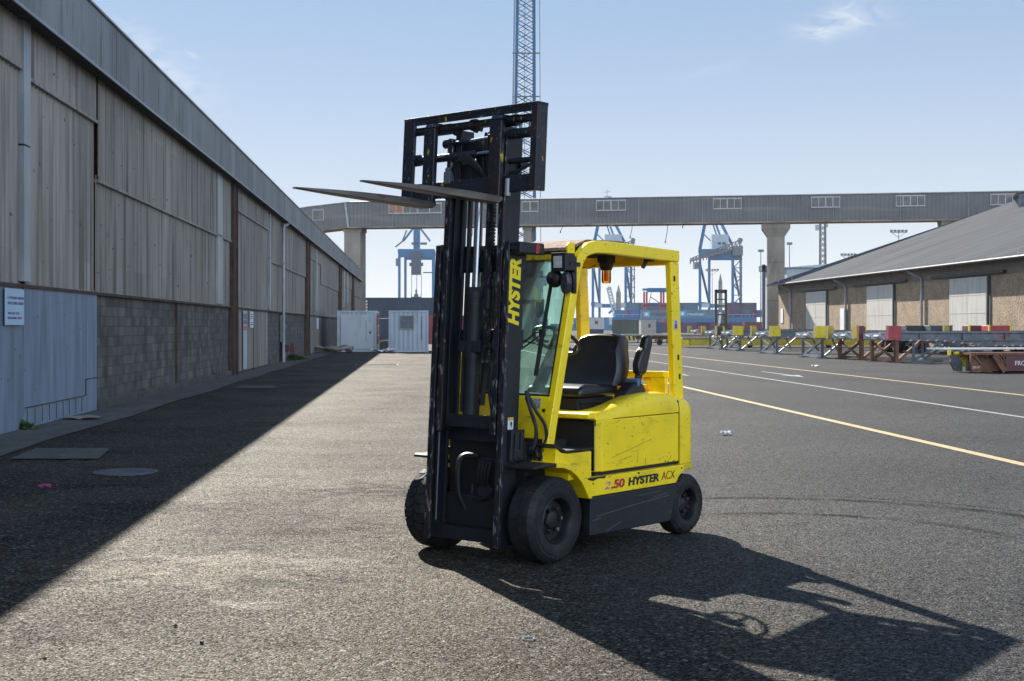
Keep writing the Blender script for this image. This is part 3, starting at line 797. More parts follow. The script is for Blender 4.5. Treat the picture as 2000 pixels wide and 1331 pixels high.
crumple('plastic_sheet', at(748, 689, 80.5).to_2d(), 1.4, .9, .25, white_paper, 'pale plastic sheeting on the ground between the two white containers', 'litter', 10)
for z, nm in ((0, 'lower'), (2.6, 'upper')):
    e, m_ = container('container', (*at(690, 600, 165).to_2d(), z), R(-90), 13.0, (.035, .06, .10), 'navy blue container, %s of the pair behind the white containers' % nm, group='navy blue containers')
    if z:
        g = MB()
        for k in range(5): g.box(1.225, 1.55, .5 + k * .38, 1.24, 1.9, .72 + k * .38)
        g.build('stencilled_marks', white_ink, e)
        # the long side that faces the camera is local x = +1.22
e, m_ = container('container', (*at(838, 600, 120).to_2d(), 0), R(-90), 6.06, (.28, .05, .07), 'dull red container half hidden behind the forklift mast', group='mid-distance containers')

# ------------------------------------------------------------------ conveyor gallery
A = at(680, 397, 158); B = at(2140, 380, 144)
ga = math.atan2(B.y - A.y, B.x - A.x); GL = (B.to_2d() - A.to_2d()).length
gal = empty('conveyor_gallery', (A.x, A.y, 0), ga, 'elevated grey corrugated conveyor bridge crossing the whole view above the yard', 'conveyor bridge')
GZ0, GZ1 = 13.55, 16.45


def gx(px):                                 # distance along the gallery for a photo column
    u = (px - 1000) / FPX; dx, dy = math.cos(ga), math.sin(ga)
    return (u * A.y - A.x) / (dx - u * dy)


g = MB(); corr(g, 0, GL, GZ0, GZ1, 0, .46, .045, 'x'); corr(g, 0, GL, GZ0, GZ1, 3.2, .46, .045, 'x')
g.build('side_cladding', gallery_mat, gal, smooth=True, ang=60)
MB().box(0, .05, GZ0 - .12, GL, 3.15, GZ0 + .2).build('floor_slab', gallery_belly, gal)
g = MB(); g.prism([(-.12, GZ1), (3.32, GZ1), (3.32, GZ1 + .08), (1.6, GZ1 + .3), (-.12, GZ1 + .08)], 'x', -.02, GL)
g.build('roof', fascia_mat, gal)
# sloping part to the left
g = MB()
SL = 10.2; DR = -1.25
cnt = 30
for yy in (0, 3.2):
    pts = []
    for i in range(cnt * 6 + 1):
        x = -i * SL / (cnt * 6); pts.append((x, yy + .03 * math.sin(i * math.pi / 3), DR * (i / (cnt * 6)) ** 1.3))
    g.add([v for x, y, d in pts for v in ((x, y, GZ0 + d), (x, y, GZ1 + d))], [(2 * i, 2 * i + 2, 2 * i + 3, 2 * i + 1) for i in range(len(pts) - 1)])
g.build('sloping_cladding', gallery_mat, gal, smooth=True, ang=60)
MB().prism([(0, GZ0 - .1), (0, GZ0 + .1), (-5, GZ0 + .1 + DR * .4), (-SL, GZ0 + .1 + DR), (-SL, GZ0 - .1 + DR), (-5, GZ0 - .1 + DR * .4)], 'y', .06, 3.14).build('sloping_floor', gallery_belly, gal)
MB().prism([(0, GZ1 + .1), (0, GZ1 - .0), (-5, GZ1 + DR * .4), (-SL, GZ1 + DR), (-SL, GZ1 + .1 + DR), (-5, GZ1 + .1 + DR * .4)], 'y', -.1, 3.3).build('sloping_roof', fascia_mat, gal)
g = MB(); g.bar((.05, -.08, GZ0 - .1), (-.35, -.08, GZ1 + .05), .25, .12); g.build('joint_cover', galv, gal)
for i, (p0, p1, n, y0) in enumerate(((760, 815, 4, 0), (817, 862, 2, 0), (1020, 1051, 2, 0), (1165, 1222, 4, 0), (1393, 1448, 4, 0), (1585, 1640, 4, 0), (1750, 1806, 4, 0), (1935, 1992, 4, 0))):
    a, b = gx(p0), gx(p1); z0, z1 = 15.05, 16.2
    g = MB()
    for k in range(n + 1):
        x = a + (b - a) * k / n; w = .06 if k == n // 2 else .035
        g.box(x - w, -.10, z0, x + w, -.03, z1)
    for z in (z0, z1): g.box(a - .06, -.11, z - .06, b + .06, -.04, z + .06)
    f = g.build('window', white_frame, gal)
    if i == 0:
        MB().box(a, -.06, z0, a + (b - a) / 2, -.035, z1).build('pane', orange_pane, f); MB().box(a + (b - a) / 2 + .01, -.06, z0, b, -.035, z1).build('pane', window_dark, f)
    else: MB().box(a, -.06, z0, b, -.035, z1).build('pane', window_dark, f)
g = MB(); x0 = -3.6
g.box(x0 - .8, -.1, 14.35, x0 + .6, -.04, 15.65); f = g.build('window', white_frame, gal)
MB().box(x0 - .72, -.115, 14.43, x0 + .52, -.102, 15.57).build('pane', window_dark, f)
g = MB(); x = 5.5
while x < GL - 1: g.box(x, -.115, GZ0 - .05, x + .09, -.075, GZ1 + .05); x += 7.3
g.build('joint_strip', fascia_mat, gal)
g = MB(); g.box(0, -.16, GZ0 - .18, GL, -.08, GZ0 - .02)
g.build('bottom_rail', gallery_belly, gal)
# ragged broken lower edge and dangling cables
g = MB(); r = random.Random(3)
x = gx(1040)
while x < gx(1215):
    w = r.uniform(.1, .5); g.box(x, .02, GZ0 - r.uniform(.12, .38), x + w, .06, GZ0 + .05); x += w + r.uniform(.0, .3)
g.build('broken_edge', gallery_belly, gal)
g = MB()
for px, ln in ((924, 1.6), (1235, 1.5), (1304, 2.1), (1338, .4), (1099, .8)):
    x = gx(px); MB().tube([(x, .1, GZ0), (x - .05, .1, GZ0 - ln * .5), (x - .25, .1, GZ0 - ln), (x - .26, .1, GZ0 - ln - .01), (x - .27, .1, GZ0 - ln - .25)], [.035, .035, .035, .07, .06], 5).build('dangling_cable', black_paint, gal)
g = MB(); x = gx(1184); g.tube([(x, 1, GZ1), (x, 1, GZ1 + 1.2)], .04, 5); g.bar((x - .4, 1, GZ1 + .8), (x + .4, 1, GZ1 + .9), .05); g.bar((x - .3, 1, GZ1 + .25), (x + .5, 1, GZ1 + .25), .2); g.build('aerial', galv, gal)


def pier(p0, p1, label, cap=True, zt=13.43, depth=2.4):
    a, b = gx(p0), gx(p1); w = (b - a); c = (a + b) / 2
    base = Vector((A.x, A.y, 0)) + Vector((math.cos(ga), math.sin(ga), 0)) * c + Vector((-math.sin(ga), math.cos(ga), 0)) * 1.6
    e = empty('concrete_pier', base, ga, label, 'pier', 'concrete piers carrying the conveyor bridge')
    MB().box(-w / 2, -depth / 2, 0, w / 2, depth / 2, zt - (1.6 if cap else .5)).build('shaft', conc, e, bevel=.05)
    if cap:
        o = .62
        g = MB(); z0 = zt - 1.598
        lo = [(-w / 2, -depth / 2, z0), (w / 2, -depth / 2, z0), (w / 2, depth / 2, z0), (-w / 2, depth / 2, z0)]
        md = [(x + math.copysign(o, x), y + math.copysign(.3, y), z0 + .95) for x, y, z in lo]; tp = [(x, y, zt) for x, y, z in md]
        g.add(lo + md + tp, [(0, 1, 2, 3), (11, 10, 9, 8)] + [(i, (i + 1) % 4, 4 + (i + 1) % 4, 4 + i) for i in range(4)] + [(4 + i, 4 + (i + 1) % 4, 8 + (i + 1) % 4, 8 + i) for i in range(4)])
        g.build('capital', conc, e)
    else: MB().box(-w / 2 - .1, -depth / 2 - .05, zt - .498, w / 2 + .1, depth / 2 + .05, zt).build('capital', conc, e)
    g = MB(); g.box(-w / 2 - .004, -depth / 2 - .012, 4.5, w / 2 + .004, -depth / 2 - .002, 4.54).box(-w / 2 - .004, -depth / 2 - .012, 8.9, w / 2 + .004, -depth / 2 - .002, 8.94); g.build('joint_line', dark, e)


pier(670, 702, 'plain grey concrete pier rising behind the end of the left warehouse', False)
pier(1021, 1037, 'narrow concrete pier mostly hidden behind the forklift mast', False)
pier(1499, 1533, 'tall concrete pier with a flared head at the corner of the stone warehouse')
pier(1850, 1888, 'concrete pier showing only its flared head above the stone warehouse roof')

# ------------------------------------------------------------------ right stone warehouse
def sR(px):
    return (98880 / (px - 817) - 2.715) / .9975


st = empty('stone_warehouse', rfw(38.3, 0), RA, 'rough stone warehouse with grey pitched roof and pale sliding doors, right side', 'warehouse')
S0, S1 = 55, sR(1521)
MB().box(0, S0, 0, 36, S1, 6.2).build('wall', stone, st)
MB().box(-.05, S0, 5.05, -.0, S1, 6.2).build('lintel_band', render_grey, st)
g = MB(); g.prism([(0, 6.2), (18, 12.4), (36, 6.2)], 'y', S1 - .3, S1 - .001); g.prism([(0, 6.2), (18, 12.4), (36, 6.2)], 'y', S0, S0 + .3); g.build('gable', render_grey, st)
g = MB(); sl = .335; ov = 1.0
g.prism([(-ov, 6.28 - ov * sl), (-ov, 6.42 - ov * sl), (27, 6.42 + 27 * sl), (55, 6.42 - 1 * sl), (55, 6.28 - sl), (27, 6.28 + 27 * sl)], 'y', S0 - .6, S1 + .9)
g.build('roof', roof_slab, st)
g = MB()
for k in range(18): g.box(-.9, S0 + k * 5, 6.45 - .9 * sl, -.86, S0 + k * 5 + .03, 6.5)
g.build('roof_clip', galv, st)
MB().cyl((-ov - .06, S0, 6.3 - ov * sl), (-ov - .06, S1 + .8, 6.3 - ov * sl), .09, 8).build('gutter', steel_grey, st, smooth=True)
def rdoor(p0, p1, r0, r1, z1):
    a, b = sR(p1), sR(p0)
    e = MB().box(-.14, a, .25, -.06, (a + b) / 2 - .03, z1).box(-.14, (a + b) / 2 + .03, .25, -.06, b, z1).build('sliding_door', pale_door, st)
    g = MB()
    for k in range(1, 4): g.box(-.155, a, z1 * k / 4, -.142, b, z1 * k / 4 + .05)
    g.build('door_rib', pale_door, e)
    MB().box(-.058, a - .5, .2, -.052, b + .05, z1 + .05).build('door_recess', dark, e)
    MB().box(-.3, sR(r1), z1 + .12, -.07, sR(r0), z1 + .3).build('door_rail', black_paint, e)
rdoor(1577, 1615, 1562, 1636, 4.95); rdoor(1696, 1746, 1672, 1775, 5.0); rdoor(1858, 1930, 1825, 1968, 5.0)
rdoor(2120, 2250, 2080, 2300, 5.0)
for px in (1547, 1655, 1804, 2050):
    s = sR(px); g = MB(); g.tube([(-.95, s + .8, 5.95), (-.9, s + .8, 5.75), (-.2, s, 5.3), (-.16, s, 5.1), (-.16, s, 0)], .1, 8); g.build('downpipe', galv, st, smooth=True)
e = empty('roof_vent', rfw(38.3 + 21, 126, 6.42 + 21 * sl), RA, 'dark hooded vent on the stone warehouse roof at the right edge', 'vent')
g = MB(); g.box(-.6, -.6, -.5, 1.6, .6, 1.0); g.build('base', steel_grey, e); g = MB(); g.prism([(-1.2, .9), (1.8, 1.6), (1.8, 1.75), (-1.2, 1.1)], 'y', -1, 1); g.build('hood', black_paint, e)
for px, py, sx, sz, lb in ((1528, 617, .9, 1.5, 'small white notice on the stone wall by the concrete pier'), (1650, 628, 1.1, 2.2, 'white cabinet against the stone wall beside a downpipe')):
    s = sR(px); e = MB().box(-.25 if sx > 1 else -.06, s - sx / 2, zz(py, 137) - sz / 2, -.02 if sx > 1 else -.02, s + sx / 2, zz(py, 137) + sz / 2).build('wall_cabinet' if sx > 1 else 'wall_notice', white_paper)
    e.location = rfw(38.3, 0); e.rotation_euler = (0, 0, RA); tag(e, lb, 'cabinet' if sx > 1 else 'sign')

# building behind
e = empty('grey_shed', (*at(1545, 600, 260).to_2d(), 0), R(3), 'pale grey shed with a low white roof behind the concrete pier', 'shed')
MB().box(-.8, 0, 0, 40, 20, 13.2).build('wall', M('pale_cladding', (.34, .38, .42), .6, vary=.1), e)
MB().prism([(-1.5, 13.2), (20, 15.0), (41, 13.2)], 'y', -.6, 20.6).build('roof', white_paint, e)

# masts
def lamp_post(px, ptop, Y, label, head='ball', z1=None):
    p = at(px, ptop, Y); e = empty('lamp_post', (p.x, p.y, 0), 0, label, 'lamp post')
    MB().cyl((0, 0, 0), (0, 0, p.z), .16, 6, .09).build('pole', steel_grey, e, smooth=True)
    g = MB()
    if head == 'ball': g.box(-.6, -.3, p.z - .3, .6, .3, p.z + .25)
    else:
        for k in range(5): g.box(-2.4 + k * 1.05, -.3, p.z - .3, -1.7 + k * 1.05, .5, p.z + .25)
        g.box(-2.4, -.1, p.z - .6, 2.5, .1, p.z - .4); g.bar((-2, 0, p.z - .5), (0, 0, p.z - 2), .12); g.bar((2, 0, p.z - .5), (0, 0, p.z - 2), .12)
    g.build('lamp_head', steel_grey, e)
lamp_post(1486, 490, 300, 'thin lamp post standing left of the concrete pier'); lamp_post(1542, 476, 300, 'thin lamp post above the pale grey shed')
lamp_post(1755, 451, 380, 'floodlight mast with a wide row of lamps above the stone warehouse roof', 'flood')
lamp_post(1657, 497, 420, 'distant small floodlight mast showing over the low end of the stone warehouse roof', 'flood')
lamp_post(1391, 527, 500, 'slim floodlight mast between the legs of the right quay crane', 'flood')


def lattice(g, p, q, w0, w1, n, r, cr=None):
    """square lattice boom from p to q"""
    p = Vector(p); q = Vector(q); d = (q - p).normalized(); ref = Vector((0, 1, 0)) if abs(d.y) < .9 else Vector((0, 0, 1))
    s = d.cross(ref).normalized(); t = s.cross(d); cr = cr or r * .55
    def C(i, k):
        f = i / n; w = (w0 + (w1 - w0) * f) / 2; a, b = ((-1, -1), (1, -1), (1, 1), (-1, 1))[k % 4]
        return p + (q - p) * f + s * a * w + t * b * w
    for k in range(4): g.tube([C(0, k), C(n, k)], r, 5)
    for i in range(n):
        for k in range(4):
            g.tube([C(i, k), C(i + 1, k + 1)], cr, 3); g.tube([C(i, k + 1), C(i + 1, k)], cr, 3)
    return g


p = at(1607, 432, 420); e = empty('radio_mast', (p.x, p.y, 0), 0, 'thin grey lattice radio mast standing behind the pale shed', 'mast')
g = MB(); lattice(g, (0, 0, 0), (0, 0, p.z + 4), 2.0, 1.5, 22, .16, .1); g.build('lattice', steel_grey, e)
g = MB(); g.box(-2.4, -.2, p.z - 3, -1.2, .2, p.z - 1.2).box(1.2, -.2, p.z - 2, 1.6, .2, p.z); g.build('antenna', galv, e)

# ------------------------------------------------------------------ quay cranes (ship-to-shore)
def quay_crane(px, Y, label, skew=3.2, frontal=False):
    c = at(px, 640, Y); k = Y / FPX
    e = empty('quay_crane', (c.x, c.y, 0), 0, label, 'crane', 'blue quay cranes in the distance')
    W = 33 * k; z_p = zz(487, Y); z_s = zz(594, Y); D = 24
    sk = skew * k                              # rear legs appear shifted sideways
    legs = [(-W, 0, 0), (W - 2 * k, 0, 0), (-W + sk * 6, D, 0), (W - 2 * k + sk * 6, D, 0)] if not frontal else [(-W, 0, 0), (W, 0, 0), (-W + 1, D, 0), (W - 1, D, 0)]
    for x, y, z in legs: MB().box(x - 2.4 * k, y - 2.4 * k, 0, x + 2.4 * k, y + 2.4 * k, z_p).build('leg', crane_blue, e)
    g = MB()
    for y in (0, D):
        xs = [l[0] for l in legs if l[1] == y]
        g.box(xs[0], y - .9, z_p - 4, xs[1], y + .9, z_p)
        if not frontal: g.box(xs[0], y - .6, z_s - 1.5, xs[1], y + .6, z_s)
    for a, b in ((0, 2), (1, 3)):
        g.bar((legs[a][0], 0, z_p - 1), (legs[b][0], D, z_p - 1), 1.6); g.bar((legs[a][0], 0, z_s), (legs[b][0], D, z_s), 1.8)
        if not frontal: g.bar((legs[a][0], 0, zz(515, Y)), (legs[b][0], D, zz(590, Y)), .9)
    split_build(g, 'portal_frame', crane_blue, e)
    g = MB(); hx0, hx1 = ((-W * .98, W * .98) if frontal else (-W * .28, W * .72))
    g.box(hx0, 1, z_p + .1, hx1, 9, zz(458 if not frontal else 492, Y)); hs = g.build('machine_house', crane_grey, e)
    g = MB()
    for a in (.35, .62): g.box(hx0 + (hx1 - hx0) * a, .9, z_p + 2.2, hx0 + (hx1 - hx0) * (a + .2), .99, z_p + 3.3)
    g.build('window', navy, hs)
    zt = zz(396, Y)
    g = MB()
    if frontal:
        g.box(-6.2 * k, 2, z_p, 6.2 * k, 5, zt)
        for s in (-1, 1): g.bar((s * W * .8, 3, z_p + 4), (s * 6 * k, 3, zz(444, Y)), .9)
    else:
        g.bar((-W, 0, z_p), (-W + 20 * k, 4, zt), 1.1); g.bar((W, 4, zz(478, Y)), (W - 42 * k, 4, zt), 1.2)
        g.bar((W * .3, 4, z_p + 6), (W * .3 - 24 * k, 4, zt), .8); g.bar((W * .1, 4, z_p + 6), (W * .1 - 22 * k, 4, zt), .6)
        g.bar((-W + 20 * k, 4, zt), (W - 42 * k, 4, zt), 1)
        g.bar((-W + 22 * k, 2, zz(470, Y)), (-W + 6 * k, 2, zz(455, Y)), .5)
    g.build('a_frame', crane_blue, e)
    if frontal:
        g = MB(); g.box(-9 * k, -3, zz(537, Y), 9 * k, 3, z_p - 1).box(-13 * k, -2, zz(520, Y), 13 * k, 2, zz(514, Y)).box(14 * k, -2, zz(534, Y), W, -1, zz(532, Y)); g.build('trolley', navy, e)
        g = MB()
        for x in (-9, 1, 10): g.cyl((x * k, 0, zz(537, Y)), (x * k, 0, zz(573, Y)), .13, 4)
        g.build('hoist_rope', steel_grey, e)
        g = MB(); g.box(-10 * k, -1.2, zz(583, Y), 10 * k, 1.2, zz(580, Y)); g.box(-10 * k, -1, zz(580, Y), -9 * k, 1, zz(573, Y)).box(9 * k, -1, zz(580, Y), 10 * k, 1, zz(573, Y)).box(-4 * k, -1, zz(580, Y), 4 * k, 1, zz(575, Y)).box(-1.5 * k, -1, zz(575, Y), 1.5 * k, 1, zz(566, Y)); g.build('spreader', navy, e)
        g = MB(); g.tube([(-W - 2, 0, zz(483, Y)), (-W + 6 * k, 0, zz(472, Y)), (-W + 14 * k, 0, zz(450, Y))], .35, 4); g.bar((-W - 1, 0, zz(520, Y)), (-W - 1, 0, zz(505, Y)), 1.4); g.build('access_ladder', steel_grey, e)
    else:
        g = MB(); a = Vector((-W - 20 * k, -2, zz(511, Y))); b = Vector((W + 16 * k, -2, zz(482, Y)))
        for i in range(16):
            p0 = a.lerp(b, i / 16); p1 = a.lerp(b, (i + 1) / 16); h = 1.2 + 2.2 * i / 16
            g.bar(p0, p1, .9); g.bar(p0 + Vector((0, 0, h)), p1 + Vector((0, 0, h)), .5); g.bar(p0, p1 + Vector((0, 0, h)), .4); g.bar(p0 + Vector((0, 0, -1.5)), p0 + Vector((0, 0, h)), .45)
        g.box(a.x + 8 * k, -3, a.z - 3.5, a.x + 16 * k, 3, a.z - .5); g.box(W * .9, -3, zz(500, Y), W + 16 * k, 2, zz(482, Y)).box(W + 8 * k, -3, zz(475, Y), W + 14 * k, 1, zz(466, Y))
        g.build('trolley_girder', steel_grey, e)
        g = MB(); x0, x1 = W + 1 * k, W + 15 * k
        g.bar((x1, 0, 6), (x1, 0, zz(480, Y)), .5)
        z = 8.0; fl = 0
        while z < z_p:
            g.bar((x0 if fl else x1, 0, z), (x1 if fl else x0, 0, z + 4), .5); g.bar((x0, 0, z + 4), (x1 + 2 * k, 0, z + 4), .35); z += 4.3; fl = 1 - fl
        g.build('stair_tower', steel_grey, e)
        MB().box(-W + 3 * k, -1, zz(601, Y), -W + 18 * k, 0, zz(593, Y)).build('name_board', crane_grey, e); MB().box(W - 24 * k, -1, zz(601, Y), W - 3 * k, 0, zz(592, Y)).build('name_board', crane_grey, e)
    return e


quay_crane(813, 640, 'blue quay crane seen end-on with its spreader hanging, left of the forklift mast', frontal=True)
quay_crane(1191, 640, 'blue quay crane seen through the forklift cab opening', 3.2)
quay_crane(1400, 620, 'blue quay crane standing between the forklift and the concrete pier', 5.5)

# tall harbour crane behind the mast
Yh = 230; kh = Yh / FPX; c = at(1030, 640, Yh)
hc = empty('harbour_crane', (c.x, c.y, 0), 0, 'tall blue lattice-boom harbour crane rising behind the forklift mast', 'crane')
g = MB(); lattice(g, (-.6, 0, zz(470, Yh)), (-.25, 0, zz(-60, Yh)), 3.7, 2.75, 26, .27, .10); g.build('lattice_boom', tower_blue, hc)
g = MB()
for py in (192, 108, 2): g.box(-2.6, -1.8, zz(py + 1, Yh), 2.2, -1.5, zz(py - 1, Yh))
g.build('boom_platform', steel_grey, hc)
g = MB()
for x0, x1 in ((-3.0, -2.2), (-2.9, -2.05), (2.35, 2.1), (-.5, -.4)): g.cyl((x0, -.6, zz(520, Yh)), (x1, -.6, zz(-60, Yh)), .05, 4)
g.build('hoist_rope', steel_grey, hc)
g = MB(); g.box(-.6, -2, zz(620, Yh), 2.7, 6, zz(530, Yh)).box(-2.5, -2, zz(640, Yh), 2.9, 6, zz(585, Yh)).box(1.2, -2.2, zz(558, Yh), 3.4, 2, zz(540, Yh)).box(-3, -3, .8, 3.5, 7, 3); g.build('slewing_house', crane_blue, hc)
g = MB(); g.box(-.5, 0, zz(535, Yh), 1.2, 4, zz(440, Yh)); g.build('tower', crane_blue, hc)
g = MB()
for x in (-2.4, 2.9):
    for y in (-2, 2, 6): g.cyl((x - .3, y, .75), (x + .3, y, .75), .75, 14)
g.build('wheel_set', rubber, hc)
g = MB(); yb = Yh - 40
e = empty('grab_bucket', (*at(1043, 640, yb).to_2d(), 0), 0, 'yellow motor grab hanging behind the windshield', 'grab')
k2 = yb / FPX
g.prism([(-8 * k2, zz(588, yb)), (8 * k2, zz(588, yb)), (7 * k2, zz(566, yb)), (4 * k2, zz(560, yb)), (-4 * k2, zz(560, yb)), (-7 * k2, zz(566, yb))], 'y', -.6, .6); g.build('motor_housing', post_yellow, e, bevel=.05)
g = MB(); g.bar((-14 * k2, 0, zz(588, yb)), (14 * k2, 0, zz(588, yb)), .4); g.bar((-14 * k2, 0, zz(588, yb)), (-15 * k2, 0, zz(575, yb)), .2); g.bar((14 * k2, 0, zz(588, yb)), (16 * k2, 0, zz(572, yb)), .2); g.bar((0, 0, zz(588, yb)), (0, 0, zz(602, yb)), .5); g.build('spreader_arm', post_yellow, e)
MB().cyl((0, 0, zz(560, yb)), (0, 0, zz(470, yb)), .05, 4).build('rope', steel_grey, e)
e = empty('red_hopper', (*at(1040, 640, 205).to_2d(), 0), 0, 'red A-shaped steel hopper frame behind the windshield', 'hopper')
g = MB(); k3 = 205 / FPX
for s in (-1, 1):
    for y in (-2, 2): g.bar((s * 22 * k3, y, 0), (s * 1.5 * k3, y * .2, zz(610, 205)), .35)
g.bar((-14 * k3, -1, zz(640, 205)), (14 * k3, -1, zz(640, 205)), .25); g.prism([(-8 * k3, zz(630, 205)), (8 * k3, zz(630, 205)), (1 * k3, zz(612, 205)), (-1 * k3, zz(612, 205))], 'y', -.5, .5)
g.build('frame', red_paint, e)

# stone-coloured towers
for px, pt, w, lb in ((1208, 557, 9, 'slender tapering stone-coloured tower seen through the forklift cab'), (1407, 535, 7.5, 'slender tapering stone-coloured tower behind the right quay crane')):
    Y = 560; k = Y / FPX; p = at(px, pt, Y); e = empty('tower', (p.x, p.y, 0), 0, lb, 'tower', 'tapering towers in the distance')
    MB().cyl((0, 0, 0), (0, 0, p.z - 3), w * .55 * k, 8, w * k * .5).build('shaft', conc, e, smooth=True, ang=20)
    MB().cyl((0, 0, p.z - 3), (0, 0, p.z), w * k * .4, 8, .1).build('spire', conc, e)

# small white harbour crane far off
Y = 520; k = Y / FPX; p = at(1200, 640, Y); e = empty('small_crane', (p.x, p.y, 0), 0, 'small white lattice jib crane in the distance beside the left stone tower', 'crane')
g = MB(); lattice(g, (0, 0, zz(610, Y)), (-11 * k, 0, zz(562, Y)), 1.4, 1.4, 8, .25); g.box(-13 * k, -.6, zz(567, Y), -8 * k, .6, zz(560, Y)); g.build('jib', white_paint, e)
g = MB(); g.box(-3 * k, -2, 0, 3 * k, 2, zz(612, Y)); g.build('tower', crane_grey, e)
g = MB(); g.bar((3 * k, 0, zz(600, Y)), (-11 * k, 0, zz(612, Y)), .9); g.build('stay', crane_blue, e)

# rubber-tyred gantry frame in red and blue
Y = 430; k = Y / FPX; p = at(1278, 640, Y); e = empty('yard_gantry', (p.x, p.y, 0), 0, 'yard gantry with blue top beam on red legs, left of rear post', 'gantry')
g = MB()
for x in (-20, -15, 13, 18): g.box(x * k - .28, -.4, zz(596, Y) - 7, x * k + .28, .4, zz(570, Y))
g.build('leg', red_paint, e)
g = MB(); g.box(-14 * k, -1, zz(571, Y), 26 * k, 1, zz(563, Y)).box(-23 * k, -1, zz(568, Y), -14 * k, 1, zz(564, Y)); g.build('top_beam', crane_blue, e)
g = MB(); g.box(-24 * k, -1, zz(598, Y), 26 * k, 1, zz(595, Y)); g.bar((-8 * k, 0, zz(580, Y)), (12 * k, 0, zz(593, Y)), .25); g.bar((-10 * k, 0, zz(592, Y)), (-6 * k, 0, zz(572, Y)), .2); g.build('sill_beam', maroon, e)

# ------------------------------------------------------------------ ship at the quay with containers
Ys = 470; ks = Ys / FPX
ship = empty('cargo_ship', (*at(1196, 640, Ys).to_2d(), 0), 0, 'long low blue-hulled barge with a dark red waterline at the far quay', 'ship')
Ls = (1478 - 1196) * ks
MB().prism([(0, 2.2), (1.5, .6), (Ls - 1, .6), (Ls, 2.2), (Ls, zz(620, Ys)), (0, zz(620, Ys))], 'y', 0, 16).build('hull', M('hull_blue', (.02, .12, .25), .5, vary=.15), ship)
MB().box(1.5, -.05, -.2, Ls - 1, 16, 1.6).build('waterline', maroon, ship)
g = MB(); [g.bar((x, -.1, zz(620, Ys)), (x, -.1, zz(620, Ys) + 1), .08) for x in range(1, int(Ls), 3)]; g.bar((0, -.1, zz(620, Ys) + 1), (Ls, -.1, zz(620, Ys) + 1), .1); g.build('railing', white_paint, ship)
g = MB(); [g.box(x, .2, 1.5, x + .6, .4, 6.8 + (x % 7) * .1) for x in range(5, int(Ls), 9)]; g.build('deck_post', red_paint, ship)
zb = zz(620, Ys)
stacks = [(1200, 1, (.05, .16, .25)), (1222, 2, (.06, .15, .22)), (1247, 2, (.04, .12, .2)), (1268, 2, (.07, .09, .12)), (1300, 2, (.06, .15, .2)), (1332, 2, (.05, .14, .22)),
          (1364, 0, (.05, .13, .2)), (1392, 1, (.05, .12, .2)), (1418, 2, (.07, .08, .14)), (1446, 2, (.08, .07, .12)), (1466, 1, (.06, .08, .14))]
names = ['lowest', 'second', 'third', 'top']
where = {1200: 'left end of the blue barge', 1222: 'barge beside the left stone tower', 1247: 'barge left of the yard gantry', 1268: 'barge under the yard gantry', 1300: 'barge behind the forklift rear post', 1332: 'barge just right of the forklift rear post',
         1364: 'barge by the right crane left leg', 1392: 'barge between the crane legs', 1418: 'barge left of the crane right leg', 1446: 'barge behind the crane stair tower', 1466: 'right end of the blue barge'}
for px, n, c in stacks:
    for i in range(n):
        cc = tuple(max(.02, x * rnd(.7, 1.4)) for x in c)
        e, m_ = container('container', (*at(px, 640, Ys + 3).to_2d(), zb + i * 2.6), R(-90), 5.6, cc, '%s container of the stack on the %s' % (names[i], where[px]), group='containers stacked on the barge', door=False)
# logo containers behind the rear post
for px, py, label, c, tx, sz, wd in ((1252, 620, 'grey container with pale blue square mark and large dark lettering', (.14, .19, .22), 'MAERSK', 1.5, 6.0), (1322, 619, 'grey-blue container with small pale lettering, right of the rear post', (.10, .19, .26), 'MAERSK', 1.0, 5.0)):
    Y = 395; e, m_ = container('container', (*at(px, 640, Y).to_2d(), zz(py + 3, Y)), R(-90), 12.2, c, label, group='lettered containers behind the rear post', door=False)
    text(tx, sz, white_ink if px > 1300 else navy, e, 'lettering', loc=(1.26, 2.9, .8), xdir=(0, 1, 0), ydir=(0, 0, 1), width=wd)
    g = MB(); g.box(1.25, .6, .6, 1.27, 2.4, 2.1); lg = g.build('logo_square', M('logo_blue', (.12, .42, .58), .5), e)
    g = MB(); pts = []
    for i in range(14): a = i * math.pi / 7; rr = .6 if i % 2 == 0 else .26; pts.append((1.5 + rr * math.sin(a), 1.35 + rr * math.cos(a)))
    g.prism(pts, 'x', 1.272, 1.28); g.build('star', white_ink, lg)
for px, w, c, lb, Y, zt in ((1165, 0, (.42, .45, .46), 'white cabin', 0, 0),): pass

# land containers and blocks filling the quay under the horizon
quay = [(1120, 560, 12.2, (.05, .16, .28), 2), (1145, 520, 12.2, (.06, .2, .33), 2), (1178, 540, 12.2, (.10, .22, .33), 2), (905, 560, 12.2, (.1, .15, .2), 2), (960, 540, 12.2, (.06, .14, .22), 2), (1075, 500, 12.2, (.05, .13, .22), 1),
        (1290, 330, 12.2, (.10, .06, .10), 1), (1360, 330, 12.2, (.12, .05, .09), 1), (1415, 340, 12.2, (.10, .06, .09), 1), (1228, 300, 6.06, (.05, .16, .11), 1), (1240, 300, 6.06, (.04, .08, .14), 1), (1452, 290, 12.2, (.16, .05, .05), 1)]
tx = {1120: 'behind the far cab post', 1145: 'between the cab posts, left', 1178: 'left of the slender stone tower', 905: 'behind the mast, left', 960: 'behind the mast, right', 1075: 'behind the windshield', 1290: 'low on the quay left of the rear post', 1360: 'low on the quay right of the rear post',
      1415: 'behind the container handler', 1228: 'far behind the olive container, green', 1240: 'far behind the olive container, navy', 1452: 'rust red, left of the concrete pier'}
